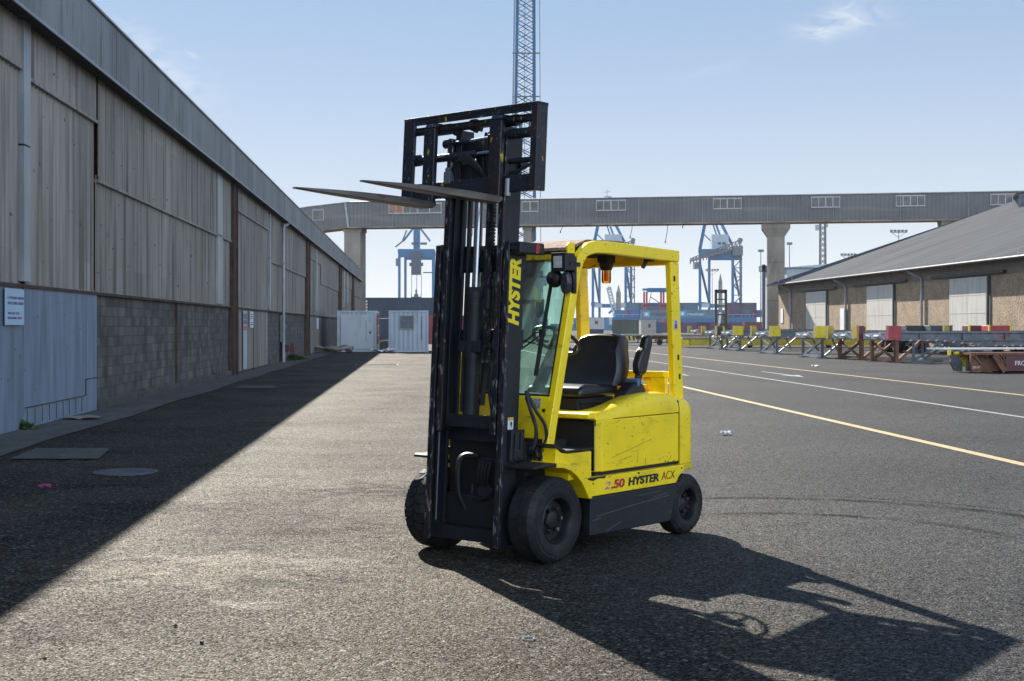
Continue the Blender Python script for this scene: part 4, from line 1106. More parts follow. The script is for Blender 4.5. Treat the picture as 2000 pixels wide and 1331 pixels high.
for px, Y, L_, c, n in quay:
    for i in range(n):
        container('container', (*at(px, 640, Y).to_2d(), i * 2.6), R(-90), L_, c, 'distant container %s, %s' % (tx[px], 'upper' if i else ('bottom' if n > 1 else 'single')), group='distant containers on the quay', door=False)

# cabins on the mid ground
def cabin(px, Y, w, h, d, mat, label, name='cabin', z0=0.0, cat='cabin'):
    e = empty(name, (*at(px, 640, Y).to_2d(), 0), RA, label, cat)
    MB().box(-w / 2, 0, z0, w / 2, d, z0 + h).build('body', mat, e, bevel=.03)
    g = MB(); g.box(-w / 2 - .06, -.06, z0 + h + .002, w / 2 + .06, d + .06, z0 + h + .08); g.build('roof', white_paint, e)
    f = MB().box(-w * .05, -.04, z0 + h * .45, w * .15, -.01, z0 + h * .8).build('window', white_frame, e)
    MB().box(-w * .03, -.05, z0 + h * .48, w * .13, -.042, z0 + h * .77).build('pane', window_dark, f)
    if z0 > .3: MB().box(-w / 2 + .1, .1, 0, w / 2 - .1, d - .1, z0 - .002).build('base', navy, e)
    return e


cabin(1163, 205, 2.75, 1.75, 2.6, M('cabin_white', (.50, .47, .45), .6, vary=.1), 'white cabin with a tiny window on a dark base, seen above the seat', z0=1.15)
cabin(1267, 210, 2.4, 2.2, 2.5, M('cabin_grey', (.36, .33, .29), .6, vary=.15), 'pale grey cabin left of the forklift rear post', z0=.35)
e, m_ = container('container', (*at(1205, 640, 190).to_2d(), 0), R(-60), 3.0, (.10, .12, .10), 'olive grey tarpaulin-covered container above the seat back', group='mid-distance containers', door=False)
def cone(px, py, label, s=.55):
    Y = 150; c = at(px, 640, Y)
    e = empty('road_barrier', (c.x, c.y, 0), 0, label, 'barrier', 'red and white barriers beyond the seat')
    g = MB(); g.prism([(-.6 * s, 0), (.6 * s, 0), (.45 * s, .9 * s), (.2 * s, 1.05 * s), (-.2 * s, 1.05 * s), (-.45 * s, .9 * s)], 'y', -.25, .25); g.build('block', M('barrier_red', (.40, .12, .09), .5), e, bevel=.02)
    MB().box(-.4 * s, -.262, .35 * s, .4 * s, -.252, .55 * s).build('band', white_paint, e)
cone(1161, 652, 'red barrier, first from the left above the seat back'); cone(1170, 652, 'red barrier, second from the left above the seat back'); cone(1185, 652, 'red barrier, third from the left above the seat back'); cone(1199, 650, 'taller red barrier at the right, below the olive container', .8)

# reach stacker / empty handler with tall dark mast
Y = 250; k = Y / FPX; c = at(1409, 640, Y)
e = empty('container_handler', (c.x, c.y, 0), 0, 'dark container handler truck with a tall black mast before the right quay crane', 'container handler')
g = MB()
for x in (-10.5, 9): g.box(x * k - .22, 0, .4, x * k + .22, .5, zz(566, Y))
g.box(-11 * k, 0, zz(573, Y), 10 * k, .5, zz(566, Y))
for py in (585, 598, 615): g.box(-10 * k, .1, zz(py, Y) - .12, 9 * k, .4, zz(py, Y) + .12)
g.build('mast', black_paint, e)
g = MB(); g.prism([(0 * k, 2.2), (16 * k, 2.2), (15 * k, zz(610, Y)), (2 * k, zz(610, Y))], 'y', 1, 4); g.build('cab', M('cab_paint', (.16, .19, .2), .5), e)
MB().box(3 * k, .96, 3.0, 14 * k, .99, zz(613, Y)).build('cab_window', M('cab_glass', (.20, .22, .12), .1), e)
MB().box(-2 * k, .6, 1.0, 20 * k, 7, 2.19).build('chassis', maroon, e)
for x in (0, 17):
    for y in (1.2, 6): MB().cyl((x * k - .3, y, .8), (x * k + .3, y, .8), .8, 14).build('wheel', rubber, e, smooth=True)
e = empty('site_shed', (*at(1492, 640, 230).to_2d(), 0), 0, 'narrow dark steel post structure left of the concrete pier', 'structure')
g = MB(); g.box(-.25, 0, 0, .25, .5, zz(517, 230)).box(-.35, 0, zz(530, 230), 2.8, 3, zz(519, 230)); g.build('frame', navy, e)

# ------------------------------------------------------------------ trailers
def tyre_simple(c, r, w, parent, axis='y', name='wheel', n=22):
    prof = [(r * .55, -w / 2), (r * .92, -w / 2), (r, -w / 2 + .06), (r, w / 2 - .06), (r * .92, w / 2), (r * .55, w / 2), (r * .5, w / 2 - .08), (r * .2, w / 2 - .08), (.0, w / 2 - .05)]
    prof = [(0.0, -w / 2 + .05), (r * .2, -w / 2 + .08), (r * .5, -w / 2 + .08)] + prof
    return MB().lathe(prof, c, axis, n).build(name, rubber, parent, smooth=True)


shaded_post = M('shaded_post_yellow', (.36, .27, .03), .6, vary=.2)  # post yellow darkened to carry the shade on inward faces
sunlit_yellow_edge = M('sunlit_yellow_edge', (.62, .52, .25), .5)  # end faces of yellow posts, paled as if sunlit
sunlit_red_edge = M('sunlit_red_edge', (.5, .16, .17), .5)  # end faces of red posts, sunlight put into the colour


def trailer(loc, rz, label, posts=('y', 'y'), leg='grey', L=12.0, W=2.5, wheels=False, tape=True, second_leg=False, neck=False, word=None):
    pm = {'y': post_yellow, 'r': red_paint, 'm': maroon, 'k': post_black}
    e = empty('yard_trailer', loc, rz, label, 'trailer', 'parked yard trailers on support legs')
    # local: x along the length away from its end, y across; near side is y = 0
    g = MB()
    for y in (.12, W - .12):
        g.box(.6, y - .12, 1.30, L, y + .12, 1.345)
        g.box(.6, y - .03, .99 if not neck else 1.0, L, y + .03, 1.30)
        g.box(.6, y - .12, .955, L, y + .12, .985)
        for k in range(int(L / 2.2)): g.box(1.6 + k * 2.2, y - .1, .99, 1.63 + k * 2.2, y + .1, 1.299)
    for k in range(9): g.box(.9 + k * L / 9.5, .25, 1.05, 1.0 + k * L / 9.5, W - .25, 1.25)
    if neck:
        for y in (.12, W - .12): g.prism([(2.5, .95), (5.0, .70), (L, .70), (L, .954), (2.5, .954)], 'y', y - .04, y + .04)
    g.build('deck_beam', steel_grey, e)
    g = MB(); g.box(.05, .35, 1.03, .45, W - .35, 1.30); g.cyl((-.02, .7, 1.15), (-.02, 1.1, 1.15), .07, 8); g.cyl((-.02, 1.5, 1.12), (-.02, 1.8, 1.2), .05, 8); g.box(-.02, .45, 1.28, .4, .75, 1.36); g.build('end_beam', cross_pale, e)
    for i, y in enumerate((0, W - .06)):
        if posts[i] is None: continue
        ln = .66 if i == 0 else .34
        pl = [(.0, 1.02), (ln, 1.02), (ln, 1.55), (ln - .08, 1.63), (.0, 1.63)]
        po = MB().prism(pl, 'y', y, y + .06).build('corner_post', pm[posts[i]] if i == 0 else {'y': shaded_post, 'r': maroon}.get(posts[i], post_black), e, bevel=.012)  # far posts coloured darker for shade; maroon is the shaded red
        MB().box(-.03, y - .01, 1.0, .0, y + .13, 1.64).build('edge_strip', {'y': sunlit_yellow_edge, 'r': sunlit_red_edge}.get(posts[i], post_black), po)
    lm = rust_steel if leg == 'rust' else steel_grey
    for x0 in ((.55,) + ((3.2,) if second_leg else ())):
        for y in (.25, W - .25):
            g = MB(); t = .16 if leg == 'rust' else .11
            g.bar((x0, y, .04), (x0, y, .98), t, t); g.bar((x0 + .05, y, .06), (x0 + 1.25, y, .96), t * .75); g.box(x0 - .22, y - .16, 0, x0 + .28, y + .16, .045)
            if leg != 'rust': g.bar((x0 + .9, y, .3), (x0 + .55, y, .96), .07)
            g.build('support_leg', lm, e)
        g = MB(); g.bar((x0, .25, .1), (x0, W - .25, .9), .09); g.bar((x0, W - .25, .1), (x0, .25, .9), .09); g.bar((x0, .25, .12), (x0, W - .25, .12), .1); g.build('leg_brace', cross_pale if leg != 'rust' else rust_steel, e)
    if tape:
        a = MB(); b = MB(); z0 = .90
        for k in range(int((L - 1) / .22)):
            x = 1.0 + k * .22; zt = (.95 if not neck else (.95 if x < 2.5 else max(.70, .95 - (x - 2.5) * .1)))
            (a if k % 2 else b).add([(x, -.012, zt), (x + .11, -.012, zt), (x + .19, -.012, zt + .06), (x + .08, -.012, zt + .06)], [(0, 1, 2, 3)])
        a.build('reflective_tape', stripe_red, e); b.build('reflective_tape', stripe_white, e)
    if wheels:
        for x in (L - 3.4, L - 2.1, L - .8):
            for y in (.3, W - .3): tyre_simple((x, y, .5), .5, .5, e)
        MB().box(L - 4, .5, .45, L - .4, W - .5, .56).build('axle_beam', black_paint, e)
    if word: text(word, .26, red_ink, e, loc=(5.6, .085, 1.05), xdir=(1, 0, 0), ydir=(0, 0, 1))
    return e


TA = R(16)
def tl(px, Y): return (*at(px, 640, Y).to_2d(), 0)
trailer(tl(1735, 58), TA, 'trailer with a red corner block, rusty legs and a long grey beam, nearest', ('r', 'r'), 'rust', neck=True, second_leg=False, L=13, word='TRL - 9')
e = empty('support_stand', tl(1784, 58.5), R(-28), 'grey stand of crossed diagonal legs under the red-block trailer beam', 'stand')
for y in (0, 2.1):
    g = MB(); g.bar((0, y, .04), (0, y, .92), .11); g.bar((1.9, y, .04), (1.9, y, .92), .13); g.bar((.05, y, .1), (1.2, y, .9), .09); g.bar((1.0, y, .9), (1.85, y, .12), .08); g.bar((1.95, y, .1), (3.0, y, .92), .10); g.bar((-.1, y, .05), (.9, y, .05), .1); g.box(1.7, y - .15, 0, 2.2, y + .15, .06)
    g.build('leg_frame', steel_grey, e)
MB().bar((0, 0, .1), (0, 2.1, .1), .1).bar((1.9, 0, .1), (1.9, 2.1, .1), .1).build('foot_beam', cross_pale, e)
trailer(tl(1668, 62.5), TA, 'trailer with yellow near post and brown legs, just left of the red-block trailer', ('y', 'y'), 'rust', L=12)
trailer(tl(1592, 66), TA, 'trailer with the tall bright yellow block, third from the right of the row', ('y', None), 'grey', L=12)
trailer(tl(1505, 76), TA, 'trailer with a yellow corner block in front of the concrete pier', ('y', 'y'), 'grey', L=12)
trailer(tl(1434, 86), TA, 'trailer with a rounded yellow block, left of the pier', ('y', 'k'), 'grey', L=12)
trailer(tl(1399, 92), TA, 'trailer at the left end of the row with thin yellow posts', ('y', 'y'), 'grey', L=11)
trailer(tl(1366, 118), TA, 'far trailer with a red corner block beside the forklift rear post', ('r', 'y'), 'grey', L=12, tape=False)
trailer(tl(1896, 72), TA, 'trailer behind the row with yellow posts at the far right edge', ('y', 'y'), 'grey', L=12, wheels=True, tape=False)
trailer(tl(1779, 78), TA, 'trailer behind the row with black corner blocks', ('k', None), 'grey', L=11, wheels=True, tape=False)
trailer(tl(1838, 75), TA, 'trailer behind the row with a dark block, between black and yellow ones', ('k', None), 'grey', L=11, wheels=True, tape=False)
for px, Y, w, mat, nm in ((1953, 70, 1.1, red_paint, 'low dark red crate on the deck at the far right edge'), (1912, 71.5, 1.0, maroon, 'low maroon crate with worn sides, left of the far right one'), (1792, 76, 1.3, post_black, 'low black crate on the deck behind the red corner block'), (1838, 75, 1.2, navy, 'low navy crate on the deck, right of the black one')):
    e = empty('deck_crate', (*at(px, 640, Y).to_2d(), 1.35), R(3), nm, 'crate', 'low crates on the trailer decks')
    MB().box(-w * .5, 0, 0, w * .5, 1.1, .30).build('body', mat, e, bevel=.02)
    g = MB(); g.box(-w * .5 - .06, -.03, -.0, -w * .5 + .02, .08, .33).box(w * .5 - .02, -.03, 0, w * .5 + .06, .08, .33); g.build('edge_post', post_yellow if mat in (red_paint, maroon) else steel_grey, e)
# big tyres of a parked trailer
for i, (px, Y, lb) in enumerate(((1737, 82, 'first big black tyre behind the red corner block'), (1762, 80, 'second big black tyre behind the red corner block'), (1792, 79, 'third big black tyre, behind the crossed legs'))):
    e = empty('spare_tyre', (*at(px, 640, Y).to_2d(), .56), R(8), lb, 'tyre', 'big tyres behind the red-block trailer')
    tyre_simple((0, 0, 0), .56, .9, e, 'x', 'tread')
    MB().cyl((-.3, 0, 0), (.3, 0, 0), .2, 10).build('hub', steel_grey, e)

# yellow flat roll trailer
e = empty('flat_trailer', tl(1338, 99), R(2), 'long low yellow flat trailer with a pale deck behind the trailer row', 'trailer')
MB().box(.4, 0, .18, 16, 2.6, .66).build('side_beam', M('dull_yellow', (.50, .36, .02), .55, vary=.2, vscale=(1, 1, 3)), e)
MB().box(-.2, -.06, .665, 16.1, 2.66, .80).build('deck', conc, e)
g = MB(); g.box(-.3, .0, .1, .35, .5, .62).box(-.5, .1, .45, -.3, .4, .66).cyl((-.35, .2, .25), (.3, .2, .25), .13, 8); g.build('coupling', post_yellow, e, bevel=.02)
for x in (5, 11): tyre_simple((x, .5, .2), .2, .4, e)
# rusty flat trailer seen through the cab
e = empty('rusty_trailer', tl(1216, 112), R(2), 'rusty flat trailer with a striped end, seen behind the seat', 'trailer')
MB().box(0, 0, .78, 7.5, 2.5, .93).build('deck', conc, e)
g = MB(); g.box(1.2, .3, .5, 7.4, .42, .775)
for k in range(12): g.bar((1.3 + k * .5, .35, .3), (1.6 + k * .5, .35, .75), .12)
g.build('underframe', rust_steel, e)
a = MB(); b = MB()
for k in range(6): (a if k % 2 else b).add([(k * .18, -.02, .42), (k * .18 + .18, -.02, .42), (k * .18 + .08, -.02, .775), (k * .18 - .10, -.02, .775)], [(0, 1, 2, 3)])
a.build('hazard_stripe', post_black, e); b.build('hazard_stripe', post_yellow, e)
MB().box(0, 0, .4, 1.0, 2.4, .775).build('end_box', navy, e)
for x in (3.2, 4.1, 5.6): tyre_simple((x, .3, .26), .26, .3, e)
# red lashing frame at the right edge
Yr = 45.2; e = empty('red_skid', tl(1897, Yr), R(10), 'low rusty red steel skid with hooked feet and white lettering', 'skid')
g = MB()
g.prism([(.03, .02), (.38, .02), (.42, .30), (.18, .62), (0, .62), (-.02, .3)], 'y', 0, .12)
g.prism([(.42, .05), (.9, .0), (1.25, .25), (1.3, .62), (.42, .62)], 'y', .25, .45)
g.bar((.85, .02, .62), (1.25, .0, .05), .12, .2); g.bar((.05, -.03, .62), (.35, -.03, .3), .05); g.bar((.95, -.06, .6), (1.25, -.06, .3), .05); g.bar((1.1, -.06, .62), (1.28, -.06, .35), .05)
for x in (.02, .14, .55, .95, 1.08, 1.2): g.box(x, -.05, .56, x + .05, .0, .68)
g.build('hooked_foot', rust_steel, e, bevel=.01)
MB().box(1.3, -.0, .06, 7, 2.2, .62).build('side_beam', maroon, e)
MB().box(0, -.03, .625, 7, 2.2, .70).build('top_flange', rust_steel, e)
text('FROUDE', .22, white_ink, e, loc=(1.62, -.003, .26), xdir=(1, 0, 0), ydir=(0, 0, 1))
text('CR-2-P', .11, white_ink, e, loc=(.05, -.003, .16), xdir=(1, 0, 0), ydir=(0, 0, 1), width=.26)
e = empty('grey_skid', tl(1858, 46), R(10), 'grey and yellow hooked steel skid end beside the red one', 'skid')
g = MB(); g.prism([(0, .6), (-.02, .35), (.14, .05), (.42, .02), (.42, .33), (.22, .62)], 'y', 0, .12); g.prism([(.7, .03), (.9, .03), (.9, .62), (.7, .62)], 'y', .1, .3); g.build('foot', steel_grey, e)
g = MB(); g.prism([(.36, .64), (.4, .3), (.6, .18), (.66, .6)], 'y', .1, .22); g.cyl((.1, 0, .66), (.3, 0, .66), .06, 8); g.box(-.1, -.03, .6, -.02, .1, .78); g.build('hook', post_yellow, e)
MB().box(-.1, -.03, .785, 7.5, 1.6, .83).build('top_rail', cross_pale, e)

# ================================================================== FORKLIFT
fk = empty('forklift', (-.167, 9.246, 0), R(50), 'yellow electric forklift with raised black mast, parked in the yard', 'forklift')
# local axes: x to the rear, y to its far side, z up
def P(g, name, mat, parent=None, bevel=.006, smooth=False):
    return g.build(name, mat, parent or fk, smooth=smooth, bevel=bevel)


def SP(g, name, mat, parent=None, bevel=.006, smooth=False):
    """every separate piece becomes a part of its own"""
    return split_build(g, name, mat, parent or fk, smooth=smooth, bevel=bevel)


# --- chassis and bodywork
g = MB()
for s in (-1, 1):
    a, b = (.575 * s, .50 * s)
    g.prism([(.42, .135), (1.44, .125), (1.49, .26), (1.54, .404), (.43, .404)], 'y', min(a, b), max(a, b))
P(g, 'side_skirt', black_paint, bevel=.01)
g = MB(); rr_ = random.Random(2)
for x0, z0, x1, z1 in ((.50, .265, .95, .30), (.95, .30, 1.42, .325), (1.0, .36, 1.30, .37), (.62, .15, .80, .20), (1.2, .33, 1.38, .345), (.45, .24, .55, .25)): g.bar((x0, -.5755, z0), (x1, -.5755, z1), .0016, .0035)
g.build('scuff', M('scuff_grey', (.10, .10, .105), .6), fk)
g = MB(); g.box(-.02, -.35, .14, .45, .35, .80).box(.45, -.495, .17, 1.42, .495, .56).box(1.42, -.30, .22, 1.80, .30, .50).box(-.1, -.34, .2, .1, .34, .42)
P(g, 'chassis', dark)
g = MB()
for s in (-1, 1):
    a, b = (.572 * s, .40 * s)
    g.prism([(.40, .408), (1.525, .408), (1.56, .45), (1.64, .50), (1.64, .54), (.38, .54), (.34, .50)], 'y', min(a, b), max(a, b))
frame_ = P(g, 'side_frame', yellow)
text('.50', .082, red_ink, frame_, loc=(.675, -.5735, .446), shear=.12, fat=.003, width=.165)
text('2', .078, pink_ink, frame_, loc=(.595, -.5735, .446), shear=.2, fat=.001, width=.07)
text('HYSTER', .078, black_ink, frame_, loc=(.885, -.5735, .447), shear=.12, fat=.0032, width=.40)
text('ACX', .088, maroon_ink, frame_, loc=(1.322, -.5735, .448), shear=.12, fat=-.0008, width=.18)
for s, nm in ((-1, 'near'), (1, 'far')):
    ys = (-.612, -.375) if s < 0 else (.375, .612)
    out = [(.0, .682), (.08, .675), (.17, .65), (.25, .605), (.31, .55), (.36, .48), (.405, .405)]
    inn = [(.365, .405), (.325, .465), (.28, .525), (.225, .575), (.155, .617), (.075, .642), (.0, .648)]
    P(MB().prism(out + inn, 'y', *ys), 'fender', yellow_dirty if s > 0 else yellow)
    fx = -.25 if s < 0 else -.12
    P(MB().prism([(fx, .672), (-.10, .685), (-.001, .680), (-.001, .655), (-.10, .662), (fx, .655)], 'y', *ys), 'mudflap', rubber_mat)
g = MB(); g.cyl((1.02, -.576, .527), (1.02, -.571, .527), .009, 8).cyl((1.60, -.576, .515), (1.60, -.571, .515), .007, 8).cyl((.46, -.576, .50), (.46, -.571, .50), .006, 8); g.prism([(.40, .541), (.62, .541), (.60, .525), (.52, .53), (.46, .517), (.40, .53)], 'y', -.5735, -.5715); g.build('bolt_and_grime', plastic, frame_)
# step, mats, footwell
g = MB(); g.box(.20, -.558, .541, .462, -.12, .728).prism([(.05, .66), (.2, .60), (.2, .728), (.12, .74), (.06, .775)], 'y', -.558, -.3)
P(g, 'step', yellow)
g = MB(); g.prism([(.03, .805), (.16, .752), (.47, .752), (.47, .738), (.16, .736), (.02, .79)], 'y', -.57, -.08); P(g, 'step_mat', rubber_mat, bevel=.003)
g = MB(); g.box(.12, .44, .60, .52, .5, .80).box(.515, -.535, .58, .528, .535, .935).box(.47, -.50, .56, .52, .5, .74).box(-.0, -.36, .68, .47, .5, .735); P(g, 'footwell', dark, bevel=0)  # floor and walls coloured black for the shaded leg space; battery front is black
g = MB(); g.prism([(.455, .945), (.455, .975), (.48, .992), (.53, .992), (.53, .945)], 'y', -.54, .54); P(g, 'floor_plate', yellow, bevel=.012)
# front cowl (slanted with the pillars)
g = MB(); g.prism([(.095, .825), (.155, 1.115), (.20, 1.115), (.16, .825)], 'y', -.43, .43); g.prism([(.10, .83), (.13, .945), (.16, .945), (.16, .83)], 'y', -.435, .435)
cowl = P(g, 'front_cowl', yellow)
g = MB(); g.add([(.149, -.362, 1.045), (.149, -.285, 1.045), (.152, -.285, 1.045 + .0), (.152, -.362, 1.045)], [])
g = MB(); g.prism([(.132, 1.035), (.146, 1.10), (.150, 1.10), (.136, 1.035)], 'y', -.36, -.275); g.build('plaque', grey_label, cowl)
g = MB(); g.cyl((.125, -.395, 1.02), (.15, -.395, 1.025), .012, 10).cyl((.14, .02, 1.04), (.16, .02, 1.045), .014, 10).cyl((.145, .06, 1.08), (.16, .06, 1.085), .008, 8); g.build('bolt', plastic, cowl)
P(MB().prism([(.06, .66), (.09, .824), (.16, .824), (.16, .66)], 'y', -.42, .42), 'lower_cowl', yellow_dirty if False else dark)

# battery cover
g = MB(); g.prism([(.60, -.55), (1.595, -.55), (1.595, .55), (.60, .55), (.535, .48), (.535, -.48)], 'z', .568, .935)
bc = P(g, 'battery_cover', yellow, bevel=.008)
g = MB(); g.box(.55, -.52, .541, 1.60, .52, .567); P(g, 'cover_gap', dark, bevel=0)
g = MB(); r = random.Random(5)
for x0, z0, x1, z1 in ((.72, .66, 1.22, .76), (.80, .63, .97, .655), (1.04, .60, 1.045, .70), (1.14, .58, 1.145, .63), (1.3, .60, 1.34, .605)):
    g.bar((x0, -.5505, z0), (x1, -.5505, z1), .0016, .0022)
g.build('scratch', black_ink, bc)
g = MB(); r = random.Random(8)
for k in range(16): x = r.uniform(.62, 1.55); z = r.choice((r.uniform(.575, .62), r.uniform(.88, .93), r.uniform(.6, .9))); l = r.uniform(.01, .05); a = r.uniform(-.5, .5); g.bar((x, -.5505, z), (x + l, -.5505, z + l * a), .0015, .002)
for k in range(3): x = r.uniform(.62, 1.55); z = r.uniform(.57, .60); g.prism([(x, z), (x + .012, z - .001), (x + .018, z + .008), (x + .006, z + .012)], 'y', -.5512, -.55)
g.build('paint_chip', black_ink, bc)
# hood (loft)
def loft(secs, name, mat, parent=None, closed_ends=True):
    m = MB(); n = len(secs[0][1])
    for x, pts in secs: m.v += [(x, y, z) for y, z in pts]
    for i in range(len(secs) - 1):
        for k in range(n): m.f.append((i * n + k, i * n + (k + 1) % n, (i + 1) * n + (k + 1) % n, (i + 1) * n + k))
    m.f.append(tuple(range(n))); m.f.append(tuple(range((len(secs) - 1) * n, len(secs) * n)))
    return m.build(name, mat, parent or fk, smooth=True, ang=50)
secs = []
for x, zt, zc in ((.53, .975, .97), (.545, .985, .98), (.62, .996, .985), (.74, 1.012, .985), (.86, 1.035, .985), (.98, 1.062, .985), (1.10, 1.088, .985), (1.20, 1.100, .995), (1.30, 1.104, 1.02), (1.42, 1.102, 1.05), (1.52, 1.09, 1.06), (1.575, 1.072, 1.06), (1.596, 1.05, 1.045)):
    half = [(.548, .942), (.548, zt - .075), (.543, zt - .04), (.528, zt - .016), (.50, zt - .003), (.46, zt), (.36, zt - .003), (.31, (zt + zc) / 2), (.28, zc)]
    secs.append((x, [(-y, z) for y, z in half] + [(y, z) for y, z in reversed(half)]))
loft(secs, 'hood', yellow)
# counterweight
def rrect(x0, x1, hy, r, n=6):
    pts = [(x0, -hy)]
    for i in range(n + 1): a = -math.pi / 2 + i * math.pi / 2 / n; pts.append((x1 - r + r * math.cos(a), -hy + r + r * math.sin(a)))
    for i in range(n + 1): a = i * math.pi / 2 / n; pts.append((x1 - r + r * math.cos(a), hy - r + r * math.sin(a)))
    return pts + [(x0, hy)]
m = MB(); n = None
lv = [(.545, 0), (.9, 0), (.97, .004), (1.01, .018), (1.035, .045), (1.045, .085)]
for z, d in lv:
    pts = rrect(1.612, 1.83 - d, .552 - d * .8, .09); n = len(pts); m.v += [(x, y, z) for x, y in pts]
for i in range(len(lv) - 1):
    for k in range(n): m.f.append((i * n + k, i * n + (k + 1) % n, (i + 1) * n + (k + 1) % n, (i + 1) * n + k))
m.f.append(tuple(range(n))); m.f.append(tuple(range((len(lv) - 1) * n, len(lv) * n)))
cw = m.build('counterweight', yellow, fk, smooth=True, ang=40)
g = MB(); g.prism(rrect(1.645, 1.838, .556, .09), 'z', .492, .543); P(g, 'bumper_lip', yellow_dirty, bevel=.004)
g = MB(); g.box(1.597, -.54, .55, 1.611, .54, 1.03); P(g, 'panel_gap', dark, bevel=0)
# rear frame behind the seat
g = MB(); g.box(1.60, -.41, 1.205, 1.68, .41, 1.25).box(1.62, -.41, 1.04, 1.66, -.27, 1.204).box(1.62, .2, 1.04, 1.66, .41, 1.204).prism([(-.27, 1.204), (-.18, 1.204), (-.27, 1.10)], 'x', 1.62, 1.66).box(1.62, -.27, 1.175, 1.66, .2, 1.204)
P(g, 'rear_frame', yellow)
P(MB().box(1.70, -.25, 1.045, 1.72, .25, 1.14), 'rear_grille', yellow_dirty)

# overhead guard
def sweep(path, w, y0, y1):
    """rectangular bar following (x, z) points, w measured in the plane"""
    m = MB(); n = len(path); V = [Vector((p[0], 0, p[1])) for p in path]
    for i in range(n):
        d = (V[min(i + 1, n - 1)] - V[max(i - 1, 0)]).normalized(); nn = Vector((d.z, 0, -d.x))
        ww = w[i] if isinstance(w, list) else w
        for a, y in ((0, y0), (ww, y0), (ww, y1), (0, y1)): m.v.append(tuple(V[i] + nn * a + Vector((0, y, 0))))
    for i in range(n - 1):
        for k in range(4): m.f.append((i * 4 + k, i * 4 + (k + 1) % 4, (i + 1) * 4 + (k + 1) % 4, (i + 1) * 4 + k))
    m.f.append((0, 1, 2, 3)); m.f.append(tuple(range((n - 1) * 4, n * 4)))
    return m
path = [(.045, .655), (.115, .95), (.185, 1.22), (.25, 1.47), (.315, 1.72), (.365, 1.93), (.395, 2.03), (.435, 2.105), (.49, 2.16), (.56, 2.198), (.65, 2.215), (.80, 2.217), (1.2, 2.205), (1.735, 2.19)]
for y0, y1 in ((-.47, -.415), (.415, .47)):
    P(sweep(path, [.078] * 5 + [.08] * 4 + [.09] * 5, y0, y1), 'guard_side', yellow, bevel=.01)
    yy = (y0 - .004, y0 + .0) if y0 < 0 else (y1, y1 + .004)
    P(MB().prism([(1.605, 2.10), (1.72, 2.10), (1.795, 1.03), (1.665, 1.03)], 'y', y0, y1), 'rear_post', yellow, bevel=.012)
    g = MB(); g.prism([(1.72, 2.10), (1.75, 2.10), (1.755, 2.02), (1.735, 1.995), (1.723, 2.0)], 'y', y0 + .02, y0 + .035); P(g, 'lifting_lug', yellow, bevel=.003)
    g = MB()
    for x, z in ((1.655, 1.96), (1.71, 1.35), (1.73, 1.20)): g.cyl((x, yy[0], z), (x, yy[1], z), .012, 8).cyl((x, yy[0], z + .02), (x, yy[1], z + .02), .012, 8)
    SP(g, 'post_slot', black_ink, bevel=0)
g = MB(); g.prism([(1.645, 1.575), (1.645, 1.655), (1.70, 1.655), (1.70, 1.575)], 'y', -.4735, -.4705); lb = P(g, 'post_sticker', M('pale_sticker', (.5, .5, .58), .5), bevel=0)
g = MB(); g.cyl((1.672, -.476, 1.635), (1.672, -.474, 1.635), .009, 10).prism([(1.655, 1.585), (1.69, 1.585), (1.685, 1.622), (1.66, 1.622)], 'y', -.476, -.474); g.build('printed_figure', purple_ink, lb)
g = MB(); g.box(1.625, -.414, 2.075, 1.69, .414, 2.165); rh = P(g, 'rear_header', yellow, bevel=.008)
MB().box(1.621, .10, 2.085, 1.6245, .22, 2.155).build('label', grey_label, rh)
g = MB(); g.box(.40, -.414, 2.075, .45, .414, 2.115); P(g, 'front_header', yellow_dirty)
g = MB()
for y in (-.25, -.08, .09, .26): g.box(.5, y - .03, 2.15, 1.62, y + .03, 2.175)
SP(g, 'roof_bar', dark)
P(MB().box(.60, -.412, 2.178, 1.62, .412, 2.196), 'roof_panel', yellow_dirty, bevel=.003)
g = MB(); g.prism([(.385, 2.135), (.40, 2.16), (.62, 2.225), (1.1, 2.235), (1.1, 2.222), (.62, 2.207), (.41, 2.135)], 'y', -.40, .43); P(g, 'roof_board', rust_plate, bevel=.003)
g = MB(); g.prism([(.40, 2.118), (.39, 2.134), (.62, 2.2), (.62, 2.18)], 'y', -.405, .43); P(g, 'roof_seal', rubber_mat, bevel=0)
g = MB(); g.prism([(.385, 2.06), (.375, 2.17), (.41, 2.195), (.46, 2.19), (.47, 2.08)], 'y', -.412, -.395); P(g, 'corner_gusset', yellow, bevel=.004)
# beacon
g = MB(); g.lathe([(0, 0), (.058, 0), (.058, -.012), (.046, -.05), (.040, -.06), (0, -.06)], (1.45, .03, 2.10), 'z', 24); bk = g.build('beacon', plastic, fk, smooth=True)
g = MB(); g.lathe([(.037, -.061), (.038, -.14), (.032, -.16), (0, -.163)], (1.45, .03, 2.10), 'z', 24); g.build('lens', amber, bk, smooth=True)
g = MB(); g.lathe([(0, -.062), (.017, -.062), (.02, -.14), (0, -.148)], (1.45, .03, 2.10), 'z', 12); g.build('lamp_core', amber_core, bk, smooth=True)
g = MB(); g.box(1.40, -.02, 2.101, 1.5, .08, 2.15); g.tube([(1.45, .13, 2.09), (1.45, .2, 2.06), (1.45, .28, 2.075), (1.5, .34, 2.1)], .004, 5); g.build('bracket', plastic, bk)
g = MB(); g.bar((1.5, -.33, 2.13), (1.47, -.30, 2.05), .02, .03); g.box(1.48, -.37, 2.10, 1.53, -.30, 2.14); P(g, 'roof_latch', plastic, bevel=.003)
